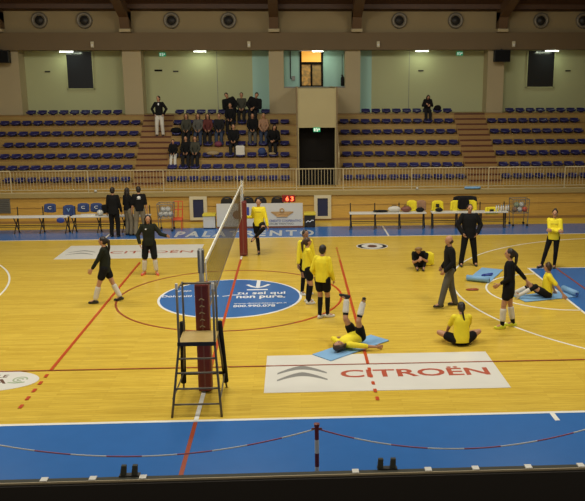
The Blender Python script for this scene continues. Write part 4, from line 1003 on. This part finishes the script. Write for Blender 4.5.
sitter(-1.02, 6, 'spectator in bulky black jacket leaning right in the top row', top='cloth_black', T=(.34, .35, 1), h=1.8, wid=1.2, lo=.07, hair=('short', 'hair_dark'))
sitter(-.59, 6, 'spectator in black seated upright between two leaning friends in the top row', top='cloth_olive', wid=1, hair=('short', 'hair_dark'))
sitter(-.10, 6, 'spectator in black coat leaning left in the top row beside the teal wall', top='cloth_black', T=(-.30, .35, 1), h=1.8, wid=1.2, lo=.07, hair=('short', 'hair_dark'))
sitter(-.86, 3, 'spectator in long black coat left of the white bag', top='cloth_black', wid=1.05, lo=.05, hair=('short', 'hair_dark'))
sitter(-.07, 4, 'spectator in black coat and grey jeans, hands on knees, above the white bag', top='cloth_black', bot='cloth_grey', wid=1.05, lo=.045)
sitter(.40, 4, 'blond spectator in pinkish beige top and blue jeans', top='cloth_pink', bot='cloth_denim', hair=('long', 'hair_blond'))
sitter(.79, 3, 'spectator in dark coat bending forward at the right end of the group', top='cloth_purple' if False else 'cloth_black', bot='cloth_charcoal', T=(-.15, .3, 1), wid=1.05, lo=.045)
sitter(-3.33, 2, 'child in black coat and pale trousers at the lower left of the group', h=1.35, top='cloth_black', bot='cloth_white', hair=('short', 'hair_dark'), lo=.05)
sitter(-2.80, 2, 'spectator with long dark hair and open black jacket in the lower row', h=1.62, top='cloth_black', bot='cloth_charcoal')
sitter(-2.42, 2, 'spectator in grey-green jacket with brown hair in the lower row', h=1.6, top='cloth_olive', bot='cloth_charcoal', hair=('long', 'hair_brown'))
sitter(-1.06, 5, 'spectator in black behind the long black coat, just under the top row', top='cloth_black', bot='cloth_charcoal', hair=('short', 'hair_dark'))
person('lone spectator in dark coat sitting in the top row right of the doorway', (7.65, YR[6]-.03, ZR[6]-.425), -90, 1.48, pel=(0, 0, .72), T=(0, .30, 1), feetL=(-.11, .44, .08), feetR=(.11, .44, .08), kneeL=(-.05, .4, 1), kneeR=(.05, .4, 1), handL=(-.02, .26, .95), handR=(.04, .26, .9),
       elL=(-1, -.6, -.2), elR=(1, -.6, -.2), head=(0, -20), top=('cloth_black', 1, .05), bot=('trousers', 'cloth_charcoal'), shoe='shoe_black', hair=('long', 'hair_dark'), vox=.013, fine=True)
bag(8.12, YR[6], ZR[6]+.10, 'cloth_black', 'black bag on the seat beside the lone spectator', (.17, .12, .13), False)
bag(-.56, YR[2]-.02, ZR[2]+.10, 'cloth_white', 'white bag standing on a seat right of the long black coat', (.18, .1, .19), False, boxy=True)
bag(.34, YR[2]-.02, ZR[2]+.10, 'cloth_blue', 'blue rucksack on a seat in the lower middle block', (.17, .11, .16), False)
bag(-1.50, YR[3]-.28, ZR[3]-.0, 'cloth_purple', 'dark red round bag at the feet of the upper group', (.16, .12, .12), False)
bag(-1.70, YR[2]-.03, ZR[2]+.10, 'cloth_tan', 'beige scarf and dark coat heaped on a seat right of the lower row', (.27, .13, .1), False)
bag(.76, YR[2]-.03, ZR[2]+.10, 'cloth_tan', 'pale cloth heap on a seat right of the blue rucksack', (.16, .1, .06), False)
bag(-3.35, YR[4]-.02, ZR[4]+.10, 'cloth_black', 'black coat heaped on the seat nearest the aisle in the upper group row', (.24, .14, .13), False)

# ------------------------------------------------------------------ light
def area(x, y, z, sx, sy, e, col, rot=(0, 0, 0), spread=180):
    l = bpy.data.lights.new('hall_light', 'AREA'); l.shape = 'RECTANGLE'; l.size = sx; l.size_y = sy; l.energy = e; l.color = col; l.spread = R(spread)
    o = bpy.data.objects.new('hall_light', l); C.objects.link(o); o.location = (x, y, z); o.rotation_euler = rot
    return o
WARM = (1, .94, .80)
for x in (-7.5, 0, 8):
    for y in (1.5, 8.5):
        area(x, y, 9.3, 2.4, 1.4, 322, WARM, spread=165)
    area(x, 14.5, 8.9, 2.4, 1.0, 170, WARM, rot=(R(38), 0, 0), spread=170)
for x in (-8.25, -2.4, 2.8, 7.5, 13.4):
    area(x, 24.35, 6.55, .7, .12, 6, (.88, 1, .72), rot=(R(25), 0, 0))
w = bpy.data.worlds.new('hall'); bpy.context.scene.world = w; w.use_nodes = True
w.node_tree.nodes['Background'].inputs[0].default_value = (1, .9, .75, 1); w.node_tree.nodes['Background'].inputs[1].default_value = .30

# ------------------------------------------------------------------ camera
cam = bpy.data.cameras.new('camera'); co = bpy.data.objects.new('camera', cam); C.objects.link(co)
yaw, pit, rol = 0.04920305, 0.21369711, -0.00309532
f = V((math.sin(yaw)*math.cos(pit), math.cos(yaw)*math.cos(pit), -math.sin(pit)))
r = f.cross(V((0, 0, 1))).normalized(); u = r.cross(f)
r2 = r*math.cos(rol)+u*math.sin(rol); u2 = -r*math.sin(rol)+u*math.cos(rol)
co.matrix_world = Matrix(((r2.x, u2.x, -f.x, 1.59820261), (r2.y, u2.y, -f.y, -11.9177987), (r2.z, u2.z, -f.z, 5.35854334), (0, 0, 0, 1)))
cam.sensor_width = 36; cam.lens = 790.14/585*36; cam.shift_x = (292.5-331.378)/585; cam.clip_end = 200
sc = bpy.context.scene; sc.camera = co
sc.view_settings.view_transform = 'Standard'; sc.view_settings.look = 'None'; sc.view_settings.gamma = 1; sc.view_settings.exposure = 0
